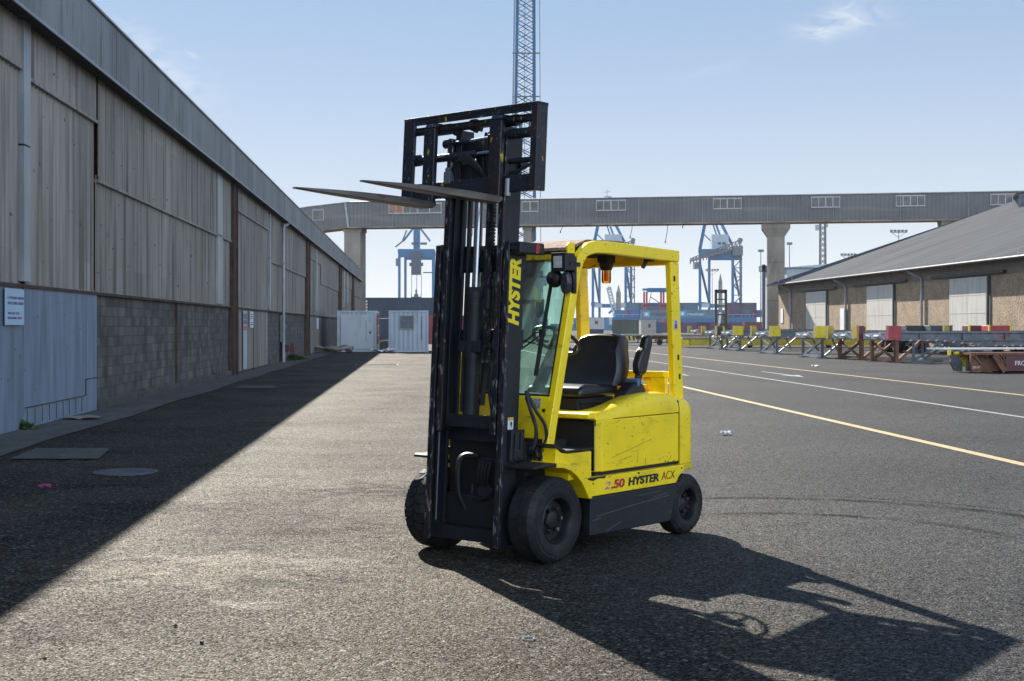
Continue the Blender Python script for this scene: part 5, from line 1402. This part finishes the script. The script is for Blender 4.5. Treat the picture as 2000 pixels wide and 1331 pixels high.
g = MB(); g.tube([(.30, -.405, 1.55), (.335, -.40, 1.53), (.33, -.40, 1.40), (.30, -.40, 1.33), (.27, -.405, 1.34)], .014, 8); g.tube([(.30, .405, 1.75), (.335, .40, 1.73), (.33, .40, 1.5), (.28, .40, 1.43)], .014, 8); SP(g, 'grab_handle', plastic, bevel=0, smooth=True)

# windshield
def wx(z, o=0): return .05 + .25 * (z - .66) + .02 + o
ws = MB(); z0, z1 = 1.12, 2.075
ws.prism([(wx(z0), z0), (wx(z1), z1), (wx(z1) + .006, z1), (wx(z0) + .006, z0)], 'y', -.395, .395)
ws = ws.build('windshield', wind_glass, fk)
g = MB()
for s in (-1, 1):
    g.bar((wx(z0) + .003, s * .404, z0), (wx(z1) + .003, s * .404, z1), .018, .02, up=(1, 0, 0))
g.bar((wx(z0) + .003, -.41, z0 + .0), (wx(z0) + .003, .41, z0), .02, .012)
g.build('rubber_seal', rubber_mat, ws)
g = MB()
def wp(y, z, o): return (wx(z, -o), y, z)
g.bar(wp(-.276, 1.90, .025), wp(-.274, 1.56, .03), .010, .018); g.bar(wp(-.274, 1.56, .03), wp(-.268, 1.255, .025), .014, .022); g.bar(wp(-.277, 1.90, .012), wp(-.27, 1.255, .012), .005, .02)
g.tube([wp(-.265, 1.56, .035), wp(-.22, 1.555, .04), wp(-.05, 1.43, .04), wp(.02, 1.38, .035)], .006, 6); g.tube([wp(-.265, 1.535, .035), wp(-.05, 1.40, .04), wp(.02, 1.35, .035)], .006, 6)
g.box(wx(1.56) - .045, -.285, 1.53, wx(1.56) - .025, -.255, 1.58)
g.build('wiper', plastic, ws)

# headlight cluster
g = MB(); g.box(.262, -.485, 1.985, .375, -.362, 2.112); hl = P(g, 'headlight', plastic, bevel=.012)
g = MB(); g.box(.252, -.487, 1.983, .2615, -.36, 2.114); g.build('bezel', plastic, hl, bevel=.004)
g = MB(); g.box(.248, -.460, 2.008, .2515, -.387, 2.090); g.build('lens', lens_mat, hl)
g = MB(); g.box(.375, -.475, 1.88, .40, -.40, 2.09).box(.39, -.478, 2.02, .44, -.44, 2.05).box(.36, -.474, 1.83, .40, -.42, 1.9); g.cyl((.32, -.49, 2.04), (.32, -.486, 2.04), .012, 8); g.build('mounting_plate', plastic, hl)
g = MB(); ov = []
for i in range(20):
    a = i * math.pi / 10; ov.append((-.448 + .038 * math.cos(a), 1.905 + (.078 if True else 0) * math.copysign(abs(math.sin(a)) ** .7, math.sin(a))))
g.prism(ov, 'x', .285, .345); P(g, 'indicator_lamp', smoke_lens, bevel=.018)
g = MB(); g.prism([(y * 1.12 + .0538, (z - 1.905) * 1.08 + 1.905) for y, z in ov], 'x', .346, .375); P(g, 'lamp_housing', plastic, bevel=.004)
g = MB(); g.lathe([(0, -.03), (.03, -.026), (.055, -.010), (.062, .01), (.062, .03), (0, .03)], (.30, -.345, 1.935), 'x', 24); g.v = [(x, y, z) for x, y, z in g.v]; hn = P(g, 'horn', plastic, bevel=0, smooth=True)
g = MB(); g.lathe([(0, -.03), (.03, -.026), (.055, -.010), (.062, .01), (.062, .03), (0, .03)], (.35, .41, 1.80), 'x', 24); P(g, 'horn', plastic, bevel=0, smooth=True)

# seat
def rounded(g, x0, y0, z0, x1, y1, z1): return g.box(x0, y0, z0, x1, y1, z1)
seat = empty('seat', (0, 0, 0)); seat.parent = fk
g = MB(); g.prism([(.70, 1.075), (.72, 1.15), (.80, 1.175), (1.02, 1.16), (1.20, 1.165), (1.22, 1.08)], 'y', -.27, .25); P(g, 'cushion', seat_mat, seat, bevel=.035)
# backrest with a shaped outline: wide bolsters, rounded top
bs = []
out = [(-.285, 1.15), (-.30, 1.25), (-.29, 1.33), (-.262, 1.42), (-.25, 1.49), (-.225, 1.525), (-.17, 1.54), (-.05, 1.545), (.06, 1.540), (.13, 1.515), (.19, 1.44), (.235, 1.34), (.255, 1.25), (.25, 1.15)]
m = MB(); n = len(out); cy = -.03; cz = 1.33
for k, (dx, s) in enumerate(((-.045, .86), (-.065, .95), (-.05, 1.0), (.0, 1.0), (.05, 1.0), (.075, .95))):
    for y, z in out:
        yy = cy + (y - cy) * s; z_ = cz + (z - cz) * s
        m.v.append((1.20 + dx + .28 * (z_ - 1.15) + (-.03 if abs(y - cy) > .22 and dx < 0 else 0), yy, z_))
for i in range(5):
    for k in range(n): m.f.append((i * n + k, i * n + (k + 1) % n, (i + 1) * n + (k + 1) % n, (i + 1) * n + k))
m.f.append(tuple(range(n))); m.f.append(tuple(range(5 * n, 6 * n)))
br = m.build('backrest', seat_mat, seat, smooth=True, ang=50)
g = MB(); g.box(.74, -.22, .985, 1.20, .20, 1.07).box(.76, -.24, 1.03, 1.18, .22, 1.045); [g.cyl((.80 + i * .14, -.235, 1.0), (.80 + i * .14, -.222, 1.0), .018, 8) for i in range(3)]; P(g, 'suspension', dark, seat)
g = MB(); g.prism([(1.06, 1.03), (1.16, 1.01), (1.34, 1.03), (1.38, 1.10), (1.34, 1.17), (1.22, 1.185), (1.10, 1.10)], 'y', -.41, -.29); P(g, 'control_pod', plastic, seat, bevel=.03)
g = MB(); g.box(1.24, -.412, 1.15, 1.27, -.405, 1.19).box(1.245, -.40, 1.175, 1.30, -.30, 1.205); P(g, 'buckle', M('blue_buckle', (.08, .15, .30), .4), seat, bevel=.004)
g = MB(); g.bar((1.30, -.36, 1.14), (1.32, -.375, 1.26), .045, .05); P(g, 'arm_stalk', plastic, seat, bevel=.008)
g = MB(); g.prism([(1.255, 1.245), (1.31, 1.225), (1.36, 1.25), (1.44, 1.47), (1.435, 1.52), (1.40, 1.54), (1.365, 1.525), (1.335, 1.44), (1.30, 1.42), (1.25, 1.32)], 'y', -.42, -.35); P(g, 'armrest', seat_mat, seat, bevel=.022)
# steering wheel, column, dash
stw = empty('steering_wheel', (.53, -.19, 1.50)); stw.parent = fk; stw.rotation_euler = (0, R(34), 0)
g = MB(); g.tube([(.175 * math.cos(a * math.pi / 18), .175 * math.sin(a * math.pi / 18), 0) for a in range(36)], .014, 8, closed=True); P(g, 'rim', plastic, stw, bevel=0, smooth=True)
g = MB()
for a in (90, 210, 330): g.bar((0, 0, -.02), (.17 * math.cos(R(a)), .17 * math.sin(R(a)), 0), .03, .012)
P(g, 'spoke', plastic, stw, bevel=.003)
g = MB(); g.cyl((0, 0, -.06), (0, 0, .01), .045, 16).cyl((.10, .12, 0), (.10, .12, .06), .018, 10); P(g, 'hub', plastic, stw, bevel=0, smooth=True)
g = MB(); g.bar((.54, -.18, 1.46), (.26, -.12, .95), .07, .07); g.box(.18, -.3, 1.0, .30, .35, 1.13); P(g, 'steering_column', plastic, bevel=.01)
g = MB(); g.bar((.48, -.10, 1.46), (.42, .12, 1.52), .012, .012); P(g, 'lever', plastic, bevel=0)

# --- wheels
def wheel(cx, cz, r, y_out, w, s, name, lug_h, nl, skew=.5, rimr=.55):
    """s = -1: outer face towards -y"""
    root = empty(name, (cx, y_out - s * w / 2, cz)); root.parent = fk
    rb = r - lug_h
    h = w / 2
    prof = [(r * rimr * .98, h - .012), (r * rimr * 1.06, h - .004), (r * .70, h + .002), (r * .82, h + .0), (rb * .93, h - .010), (rb * .985, h - .03), (rb, h - .055)]
    prof = prof + [(a, -b) for a, b in reversed(prof)]
    P(MB().lathe(prof, (0, 0, 0), 'y', 56), 'tyre', rubber, root, bevel=0, smooth=True)
    g = MB()
    for i in range(nl):
        for sd in (-1, 1):
            a0 = 2 * math.pi * (i + (.5 if sd > 0 else 0)) / nl; da = 2 * math.pi / nl * .84
            for j in range(3):
                f0, f1 = (.02 + j * .33), (.02 + (j + 1) * .33 - .002)
                def q(f, a, rr):
                    y = sd * h * f; ang = a + skew * 2 * math.pi / nl * (1 - abs(2 * f - 1)) * 1.0
                    rr2 = rr - (.035 * max(0, f - .68) / .32) * r / .29
                    return (rr2 * math.cos(ang), y * (1.0 if f < .7 else 1.0), rr2 * math.sin(ang))
                vs = [q(f, a, rr) for rr in (rb - .01, r) for f, a in ((f0, a0), (f1, a0), (f1, a0 + da), (f0, a0 + da))]
                g.add(vs, [(0, 1, 2, 3), (4, 5, 6, 7), (0, 1, 5, 4), (1, 2, 6, 5), (2, 3, 7, 6), (3, 0, 4, 7)])
    P(g, 'tread', rubber, root, bevel=0)
    o = s * h
    rr = r * rimr
    g = MB(); g.lathe([(rr * 1.03, o - s * .012), (rr * .97, o - s * .004), (rr * .93, o - s * .012), (rr * .88, o - s * .035), (rr * .84, o - s * .07), (rr * .62, o - s * .075), (rr * .58, o - s * .072), (rr * .40, o - s * .07), (rr * .36, o - s * .052), (rr * .24, o - s * .045), (0, o - s * .045)], (0, 0, 0), 'y', 40)
    P(g, 'rim', rim_mat, root, bevel=0, smooth=True)
    g = MB()
    for k in range(6):
        a = k * math.pi / 3 + .3; g.cyl((rr * .5 * math.cos(a), o - s * .06, rr * .5 * math.sin(a)), (rr * .5 * math.cos(a), o - s * .035, rr * .5 * math.sin(a)), .013, 6)
    SP(g, 'wheel_nut', worn_steel, root, bevel=0)
    g = MB(); g.lathe([(r * .80, o + s * .0035), (r * .79, o + s * .006), (r * .78, o + s * .0035)], (0, 0, 0), 'y', 48); P(g, 'sidewall_ring', rubber, root, bevel=0, smooth=True)
    return root
w1 = wheel(.03, .292, .292, -.60, .232, -1, 'front_wheel', .004, 30)
w2 = wheel(.03, .292, .292, .60, .232, 1, 'front_wheel', .011, 26)
w3 = wheel(1.69, .230, .230, -.578, .175, -1, 'rear_wheel', .008, 28)
w4 = wheel(1.69, .230, .230, .578, .175, 1, 'rear_wheel', .008, 28)
for w_, a in ((w1, 13), (w3, 47), (w4, 80)): w_.rotation_euler = (0, R(a), 0)
g = MB(); g.cyl((1.69, -.45, .23), (1.69, .45, .23), .07, 12).box(1.6, -.35, .18, 1.78, .35, .3); P(g, 'rear_axle', dark, bevel=0)

# --- mast (tilted slightly back)
TILT = .062
def sh(g):
    g.v = [(x + TILT * (z - .12), y, z) for x, y, z in g.v]; return g
X0 = -.295
mast = empty('mast'); mast.parent = fk
for s in (-1, 1):
    def yb(a, b): return (min(s * a, s * b), max(s * a, s * b))
    g = MB()
    a, b = yb(.34, .322); g.box(X0 + .004, a, .12, X0 + .165, b, 2.18)
    a, b = yb(.3395, .29); g.box(X0 + .141, a, .12, X0 + .166, b, 2.18)
    rail = P(sh(g), 'outer_rail', mast_steel, mast, bevel=.004)
    g = MB(); a, b = yb(.342, .293); g.box(X0 - .004, a, .115, X0 + .022, b, 2.175); P(sh(g), 'outer_flange', worn_steel, mast, bevel=.005)
    if s < 0:
        text('HYSTER', .148, yellow_ink, rail, loc=(X0 + .118 + TILT * 1.47, -.3415, 1.605), xdir=(TILT, 0, 1), ydir=(-1, 0, TILT), shear=.18, fat=.0075, width=.455)
        g = MB(); g.box(X0 + .052, -.3435, .905, X0 + .108, -.3405, .985); st_ = sh(g).build('sticker', white_paper, rail)
        g = MB(); g.box(X0 + .053, -.3445, .965, X0 + .107, -.3437, .984); sh(g).build('sticker_top', post_yellow, rail)
        g = MB(); g.prism([(X0 + .066, .925), (X0 + .08, .945), (X0 + .07, .948), (X0 + .085, .96), (X0 + .098, .945), (X0 + .09, .93), (X0 + .098, .915), (X0 + .088, .915), (X0 + .082, .935)], 'y', -.3445, -.3437); sh(g).build('sticker_figure', black_ink, rail)
        g = MB()
        g.box(X0 + .06, -.372, .69, X0 + .20, -.3425, .90); g.box(X0 + .09, -.384, .70, X0 + .11, -.373, .88).box(X0 + .15, -.384, .70, X0 + .17, -.373, .88); g.cyl((X0 + .13, -.385, .74), (X0 + .13, -.37, .74), .03, 12); P(sh(g), 'tilt_bracket', black_paint, mast, bevel=.008)
    g = MB()
    a, b = yb(.27, .252); g.box(X0 + .006, a, .875, X0 + .18, b, 2.93)
    a, b = yb(.2695, .222); g.box(X0 + .155, a, .875, X0 + .181, b, 2.93)
    a, b = yb(.251, .235); g.box(X0 + .07, a, .90, X0 + .10, b, 2.90)
    P(sh(g), 'inner_rail', mast_steel, mast, bevel=.004)
    g = MB(); a, b = yb(.274, .224); g.box(X0 + .0, a, .87, X0 + .024, b, 2.925); P(sh(g), 'inner_flange', worn_steel, mast, bevel=.005)
    g = MB(); a, b = yb(.2895, .275); g.box(X0 + .03, a, .3, X0 + .06, b, 2.15); P(sh(g), 'wear_strip', black_paint, mast, bevel=0)
g = MB(); g.box(X0 + .17, -.33, 1.98, X0 + .20, .33, 2.17).box(X0 + .17, -.33, 1.44, X0 + .20, .33, 1.58).box(X0 + .15, -.33, .80, X0 + .19, .33, .90).box(X0 + .09, -.33, .12, X0 + .15, .33, .21); SP(sh(g), 'cross_member', mast_steel, mast)
g = MB(); g.box(X0 + .06, -.24, .90, X0 + .14, .24, .985).box(X0 + .14, -.25, 2.86, X0 + .18, .25, 2.93).box(X0 + .15, -.25, 2.0, X0 + .18, .25, 2.10); SP(sh(g), 'inner_cross_member', black_paint, mast)
g = MB(); g.box(X0 + .03, .262, .25, X0 + .037, .268, .86).box(X0 + .13, -.20, 1.1, X0 + .135, -.196, 1.5); SP(sh(g), 'rail_highlight', galv, mast, bevel=0)  # thin bright strips drawn as the highlight lines along the rails
# centre cylinder
cx, cyy = X0 + .12, .055
g = MB(); g.cyl((cx, cyy, .93), (cx, cyy, 1.84), .058, 24).cyl((cx, cyy, 1.50), (cx, cyy, 1.83), .068, 24).cyl((cx, cyy, 1.80), (cx, cyy, 1.845), .076, 24).cyl((cx, cyy, 1.845), (cx, cyy, 1.875), .07, 8).cyl((cx, cyy, 1.38), (cx, cyy, 1.50), .066, 24)
lc = P(sh(g), 'lift_cylinder', black_paint, mast, bevel=0, smooth=True)
g = MB(); g.cyl((cx, cyy, 1.87), (cx, cyy, 2.62), .031, 20); sh(g).build('rod', chrome, lc, smooth=True)
g = MB(); g.box(cx - .06, cyy - .11, 1.42, cx + .09, cyy + .09, 1.50); g.cyl((cx + .0, cyy - .12, 1.72), (cx, cyy - .12, 1.86), .03, 12); SP(sh(g), 'cylinder_clamp', black_paint, mast, bevel=.004)
g = MB(); g.cyl((cx + .03, cyy - .06, 1.8), (cx + .03, cyy - .06, 2.85), .014, 8); g.cyl((cx + .03, .165, 1.0), (cx + .03, .165, 2.85), .018, 8).cyl((cx + .0, .20, 1.95), (cx, .20, 2.85), .012, 8); SP(sh(g), 'guide_rod', mast_steel, mast, bevel=0, smooth=True)
g = MB()
z = 1.35
while z < 2.82:
    g.box(cx - .018, -.09, z, cx + .018, -.04, z + .017); z += .024
g.box(cx - .014, -.083, 1.35, cx + .014, -.047, 2.82)
P(sh(g), 'lift_chain', worn_steel, mast, bevel=0)
g = MB(); g.hose([(cx + .05, -.10, 2.8), (cx + .05, -.105, 2.2), (cx + .05, -.12, 1.9), (cx + .06, -.13, 1.6), (cx + .06, -.02, 1.3), (cx + .05, 0, 1.05)], .019, 8); g.hose([(cx + .02, -.13, 1.95), (cx + .03, -.15, 1.7), (cx + .02, -.10, 1.45)], .016, 8)
g.hose([(cx + .1, -.02, 1.35), (cx + .1, -.05, 1.16), (cx + .1, -.12, 1.04), (cx + .1, -.22, 1.01)], .013, 8); g.hose([(cx + .1, -.02, 1.15), (cx + .1, -.06, 1.0), (cx + .1, -.13, .93), (cx + .1, -.22, .91)], .013, 8)
SP(sh(g), 'mast_hose', rubber_mat, mast, bevel=0, smooth=True)
g = MB(); g.cyl((X0 + .10, -.05, 2.86), (X0 + .10, .12, 2.86), .06, 18); g.cyl((X0 + .1, -.2, 2.86), (X0 + .1, .2, 2.86), .02, 8); P(sh(g), 'chain_pulley', mast_steel, mast, bevel=0, smooth=True)
g = MB(); g.cyl((X0 + .10, -.305, 2.62), (X0 + .10, -.272, 2.62), .05, 16); g.cyl((X0 + .17, -.30, 2.72), (X0 + .17, -.272, 2.72), .04, 14).cyl((X0 + .19, -.30, 2.6), (X0 + .19, -.272, 2.6), .03, 14); SP(sh(g), 'guide_roller', mast_steel, mast, bevel=0, smooth=True)
g = MB(); g.box(X0 + .03, -.385, 2.10, X0 + .13, -.343, 2.16); g.cyl((X0 + .02, -.39, 2.13), (X0 + .02, -.343, 2.13), .02, 12); P(sh(g), 'rail_stop', mast_steel, mast, bevel=.004)
g = MB(); g.box(-.165, -.43, 2.088, .10, -.35, 2.17); lampb = P(g, 'work_light_box', plastic, bevel=.014)
text('8', .085, red_ink, lampb, loc=(-.01, -.4315, 2.098), shear=.2, fat=.003)
# lower mast hoses and pump
g = MB()
for dx, dy in ((0, 0), (.02, .03)):
    g.hose([(-.1 + dx, .0 + dy, .70), (-.12 + dx, .10 + dy, .70), (-.14 + dx, .145 + dy, .64), (-.14 + dx, .15 + dy, .45), (-.1 + dx, .12 + dy, .32)], .016, 8)
for k in range(4): g.hose([(-.09, -.10 + k * .03, .66), (-.12, -.11 + k * .03, .6), (-.10, -.08 + k * .03, .5), (-.04, -.05 + k * .03, .45)], .010, 6)
g.hose([(-.11, -.14, .48), (-.13, -.07, .41), (-.12, .04, .42), (-.1, .06, .5)], .008, 6)
SP(g, 'lower_hose', rubber_mat, bevel=0, smooth=True)
g = MB(); g.box(-.06, -.16, .5, .0, .05, .68).cyl((-.1, -.05, .44), (-.02, -.05, .44), .07, 16).box(-.08, -.33, .14, .0, .33, .24); P(g, 'pump', black_paint, bevel=.006)
g = MB(); g.hose([(-.02, -.36, 1.16), (-.03, -.40, 1.05), (.0, -.42, .95), (.02, -.42, .84), (.0, -.40, .76)], .012, 8); g.hose([(.0, -.35, 1.15), (.02, -.41, 1.03), (.07, -.45, .93), (.09, -.45, .83), (.06, -.42, .76)], .012, 8); g.hose([(-.02, -.36, 1.12), (-.01, -.41, .98), (.0, -.43, .9), (.0, -.42, .8)], .011, 8)
SP(g, 'side_hose', rubber_mat, bevel=0, smooth=True)
g = MB(); g.cyl((.03, -.44, .74), (.03, -.36, .74), .035, 12).cyl((.05, -.45, .70), (.05, -.38, .70), .02, 8).cyl((.03, -.46, .76), (.03, -.43, .76), .018, 8); P(g, 'valve', worn_steel, bevel=0, smooth=True)

# --- fork carriage
CX = X0 - .045                                # front plane before tilt
car = empty('fork_carriage'); car.parent = fk
for zb_, pl in ((2.505, [(CX, -.575), (CX + .11, -.575), (CX + .11, -.545), (CX + .02, -.545), (CX + .02, -.52), (CX, -.52)]), (2.49, [(CX, .565), (CX + .02, .565), (CX + .02, .645), (CX + .11, .645), (CX + .11, .67), (CX, .67)])):
    P(sh(MB().prism(pl, 'z', zb_, 3.10)), 'end_plate', carriage_steel, car, bevel=.004)
g = MB(); g.box(CX - .002, -.575, 3.075, CX + .115, .67, 3.10).box(CX, -.52, 3.04, CX + .015, .56, 3.074); P(sh(g), 'top_bar', carriage_steel, car, bevel=.004)
g = MB(); g.cyl((CX + .06, -.545, 3.005), (CX + .06, .645, 3.005), .030, 16); g.cyl((CX + .06, -.36, 3.0), (CX + .06, -.14, 3.0), .040, 16).cyl((CX + .06, .26, 2.998), (CX + .06, .48, 2.998), .040, 16).cyl((CX + .06, .02, 3.005), (CX + .06, .06, 3.005), .042, 12)
P(sh(g), 'upper_shaft', carriage_steel, car, bevel=0, smooth=True)
r = random.Random(11); g = MB()
for y0, y1 in ((-.19, -.13), (-.04, .05), (.17, .24)):
    g.prism([(y0, 2.99), (y1, 2.99), (y1 - .01, 2.955), ((y0 + y1) / 2 + .01, 2.945), ((y0 + y1) / 2, 2.96), (y0 + .01, 2.95)], 'x', CX + .05, CX + .07)
SP(sh(g), 'grease_lump', carriage_steel, car, bevel=0)
g = MB(); g.box(CX + .01, -.545, 2.505, CX + .06, .645, 2.62).box(CX + .06, -.30, 2.50, CX + .10, .30, 2.60); P(sh(g), 'lower_bar', carriage_steel, car)
g = MB(); g.cyl((CX + .05, -.50, 2.905), (CX + .05, -.30, 2.905), .036, 16).cyl((CX + .05, -.19, 2.90), (CX + .05, -.12, 2.90), .028, 16).cyl((CX + .05, .25, 2.89), (CX + .05, .30, 2.89), .032, 12).cyl((CX + .05, .06, 2.893), (CX + .05, .30, 2.893), .012, 10)
g.cyl((CX + .05, .0, 2.795), (CX + .05, .60, 2.795), .030, 16).cyl((CX + .05, .54, 2.795), (CX + .05, .60, 2.795), .042, 12).cyl((CX + .05, -.54, 2.72), (CX + .05, -.3, 2.72), .02, 12)
SP(sh(g), 'side_shift_cylinder', carriage_steel, car, bevel=0, smooth=True)
g = MB(); g.cyl((CX + .05, -.12, 2.90), (CX + .05, .06, 2.893), .013, 12).cyl((CX + .05, -.19, 2.80), (CX + .05, .0, 2.797), .014, 12); SP(sh(g), 'chrome_rod', chrome, car, bevel=0, smooth=True)
g = MB()
for sx in (-1, 1):
    yc = .0 + sx * .19
    g.box(CX + .07, yc - .03, 2.56, CX + .20, yc + .03, 2.98)
g.box(CX + .10, -.12, 2.62, CX + .16, .05, 2.88).box(CX + .08, .07, 2.63, CX + .16, .16, 2.74); SP(sh(g), 'roller_frame', mast_steel, car)
g = MB()
for k in range(4): g.hose([(CX + .06, .21 - k * .02, 2.62 + k * .01), (CX + .02, .19 - k * .02, 2.72 + k * .015), (CX + .0, .10 - k * .02, 2.755 + k * .01), (CX + .03, -.02 - k * .01, 2.70), (CX + .08, -.08, 2.60)], .009, 7)
for k in range(3): g.hose([(CX + .12, -.02 - k * .03, 2.95), (CX + .08, -.04 - k * .03, 2.82), (CX + .10, -.03 - k * .04, 2.66)], .011, 7)
g.hose([(CX + .05, -.14, 2.625), (CX + .02, .0, 2.60), (CX + .03, .15, 2.625)], .010, 6); g.hose([(CX + .03, -.35, 2.62), (CX + .02, -.45, 2.66), (CX + .05, -.53, 2.70)], .012, 6)
SP(sh(g), 'carriage_hose', rubber_mat, car, bevel=0, smooth=True)
g = MB(); g.box(CX + .0, .20, 2.60, CX + .05, .26, 2.69).cyl((CX, .23, 2.70), (CX + .04, .23, 2.70), .02, 8); P(sh(g), 'valve_block', steel_grey, car, bevel=.006)
g = MB(); g.cyl((CX + .02, -.325, 2.48), (CX + .02, -.325, 2.60), .022, 14); P(sh(g), 'locking_pin', galv, car, bevel=.003, smooth=False)
g = MB(); g.lathe([(.045, -.02), (.05, 0), (.045, .02)], (CX + .09, -.40, 2.965), 'x', 20); P(sh(g), 'hose_pulley', galv, car, bevel=0, smooth=True)
for yc in (-.245, .372):
    g = MB(); g.box(CX - .045, yc - .055, 2.455, CX - .003, yc + .055, 3.0).prism([(CX - .045, 3.0), (CX - .03, 3.035), (CX + .05, 3.04), (CX + .05, 3.0)], 'y', yc - .05, yc + .05)
    P(sh(g), 'fork_shank', carriage_steel, car, bevel=.01)
    m = MB(); secs = []
    xh = CX + TILT * 2.33
    L = 1.25
    st_n = [0, .03, .07, .3, .55, .76, .9, 1.0, 1.1, 1.19, 1.237, 1.25]
    for d in st_n:
        f = d / L; hw = .055 * (1 if d < .76 else 1 - .62 * ((d - .76) / .49) ** 1.6)
        th = .045 if d < .3 else .045 - .036 * (d - .3) / (L - .3)
        zb = 2.432 + .045 * f ** 1.2 + (.018 if d < .01 else .0)
        zt_ = zb + th + .01 * math.sin(math.pi * f) - (.0 if d else .018)
        x = xh - .002 - d if d else xh - .0
        m.v += [(x, yc - hw, zb + .004), (x, yc - hw + .006, zb), (x, yc + hw - .006, zb), (x, yc + hw, zb + .004), (x, yc + hw, zt_ - .004), (x, yc + hw - .006, zt_), (x, yc - hw + .006, zt_), (x, yc - hw, zt_ - .004)]
    n = 8; k_ = len(st_n)
    for i in range(k_ - 1):
        for j in range(n): m.f.append((i * n + j, i * n + (j + 1) % n, (i + 1) * n + (j + 1) % n, (i + 1) * n + j))
    m.f.append(tuple(range(n))); m.f.append(tuple(range((k_ - 1) * n, k_ * n)))
    m.build('fork', fork_steel, car, smooth=True, ang=30)
# back side of the far fender seen beyond the mast
bpy.context.view_layer.update()

# ------------------------------------------------------------------ air
hz = MB().box(-1500, -90, -1.0, 1500, 2100, 78).build('haze', bpy.data.materials.new('haze_air'))
hm = hz.data.materials[0]; hm.use_nodes = True; hm.node_tree.nodes.clear()
ho = hm.node_tree.nodes.new('ShaderNodeOutputMaterial'); hv = hm.node_tree.nodes.new('ShaderNodeVolumePrincipled')
hv.inputs['Color'].default_value = (.86, .92, 1.0, 1); hv.inputs['Density'].default_value = .0001; hv.inputs['Anisotropy'].default_value = .1
hm.node_tree.links.new(hv.outputs[0], ho.inputs['Volume'])
tag(hz, kind='stuff')
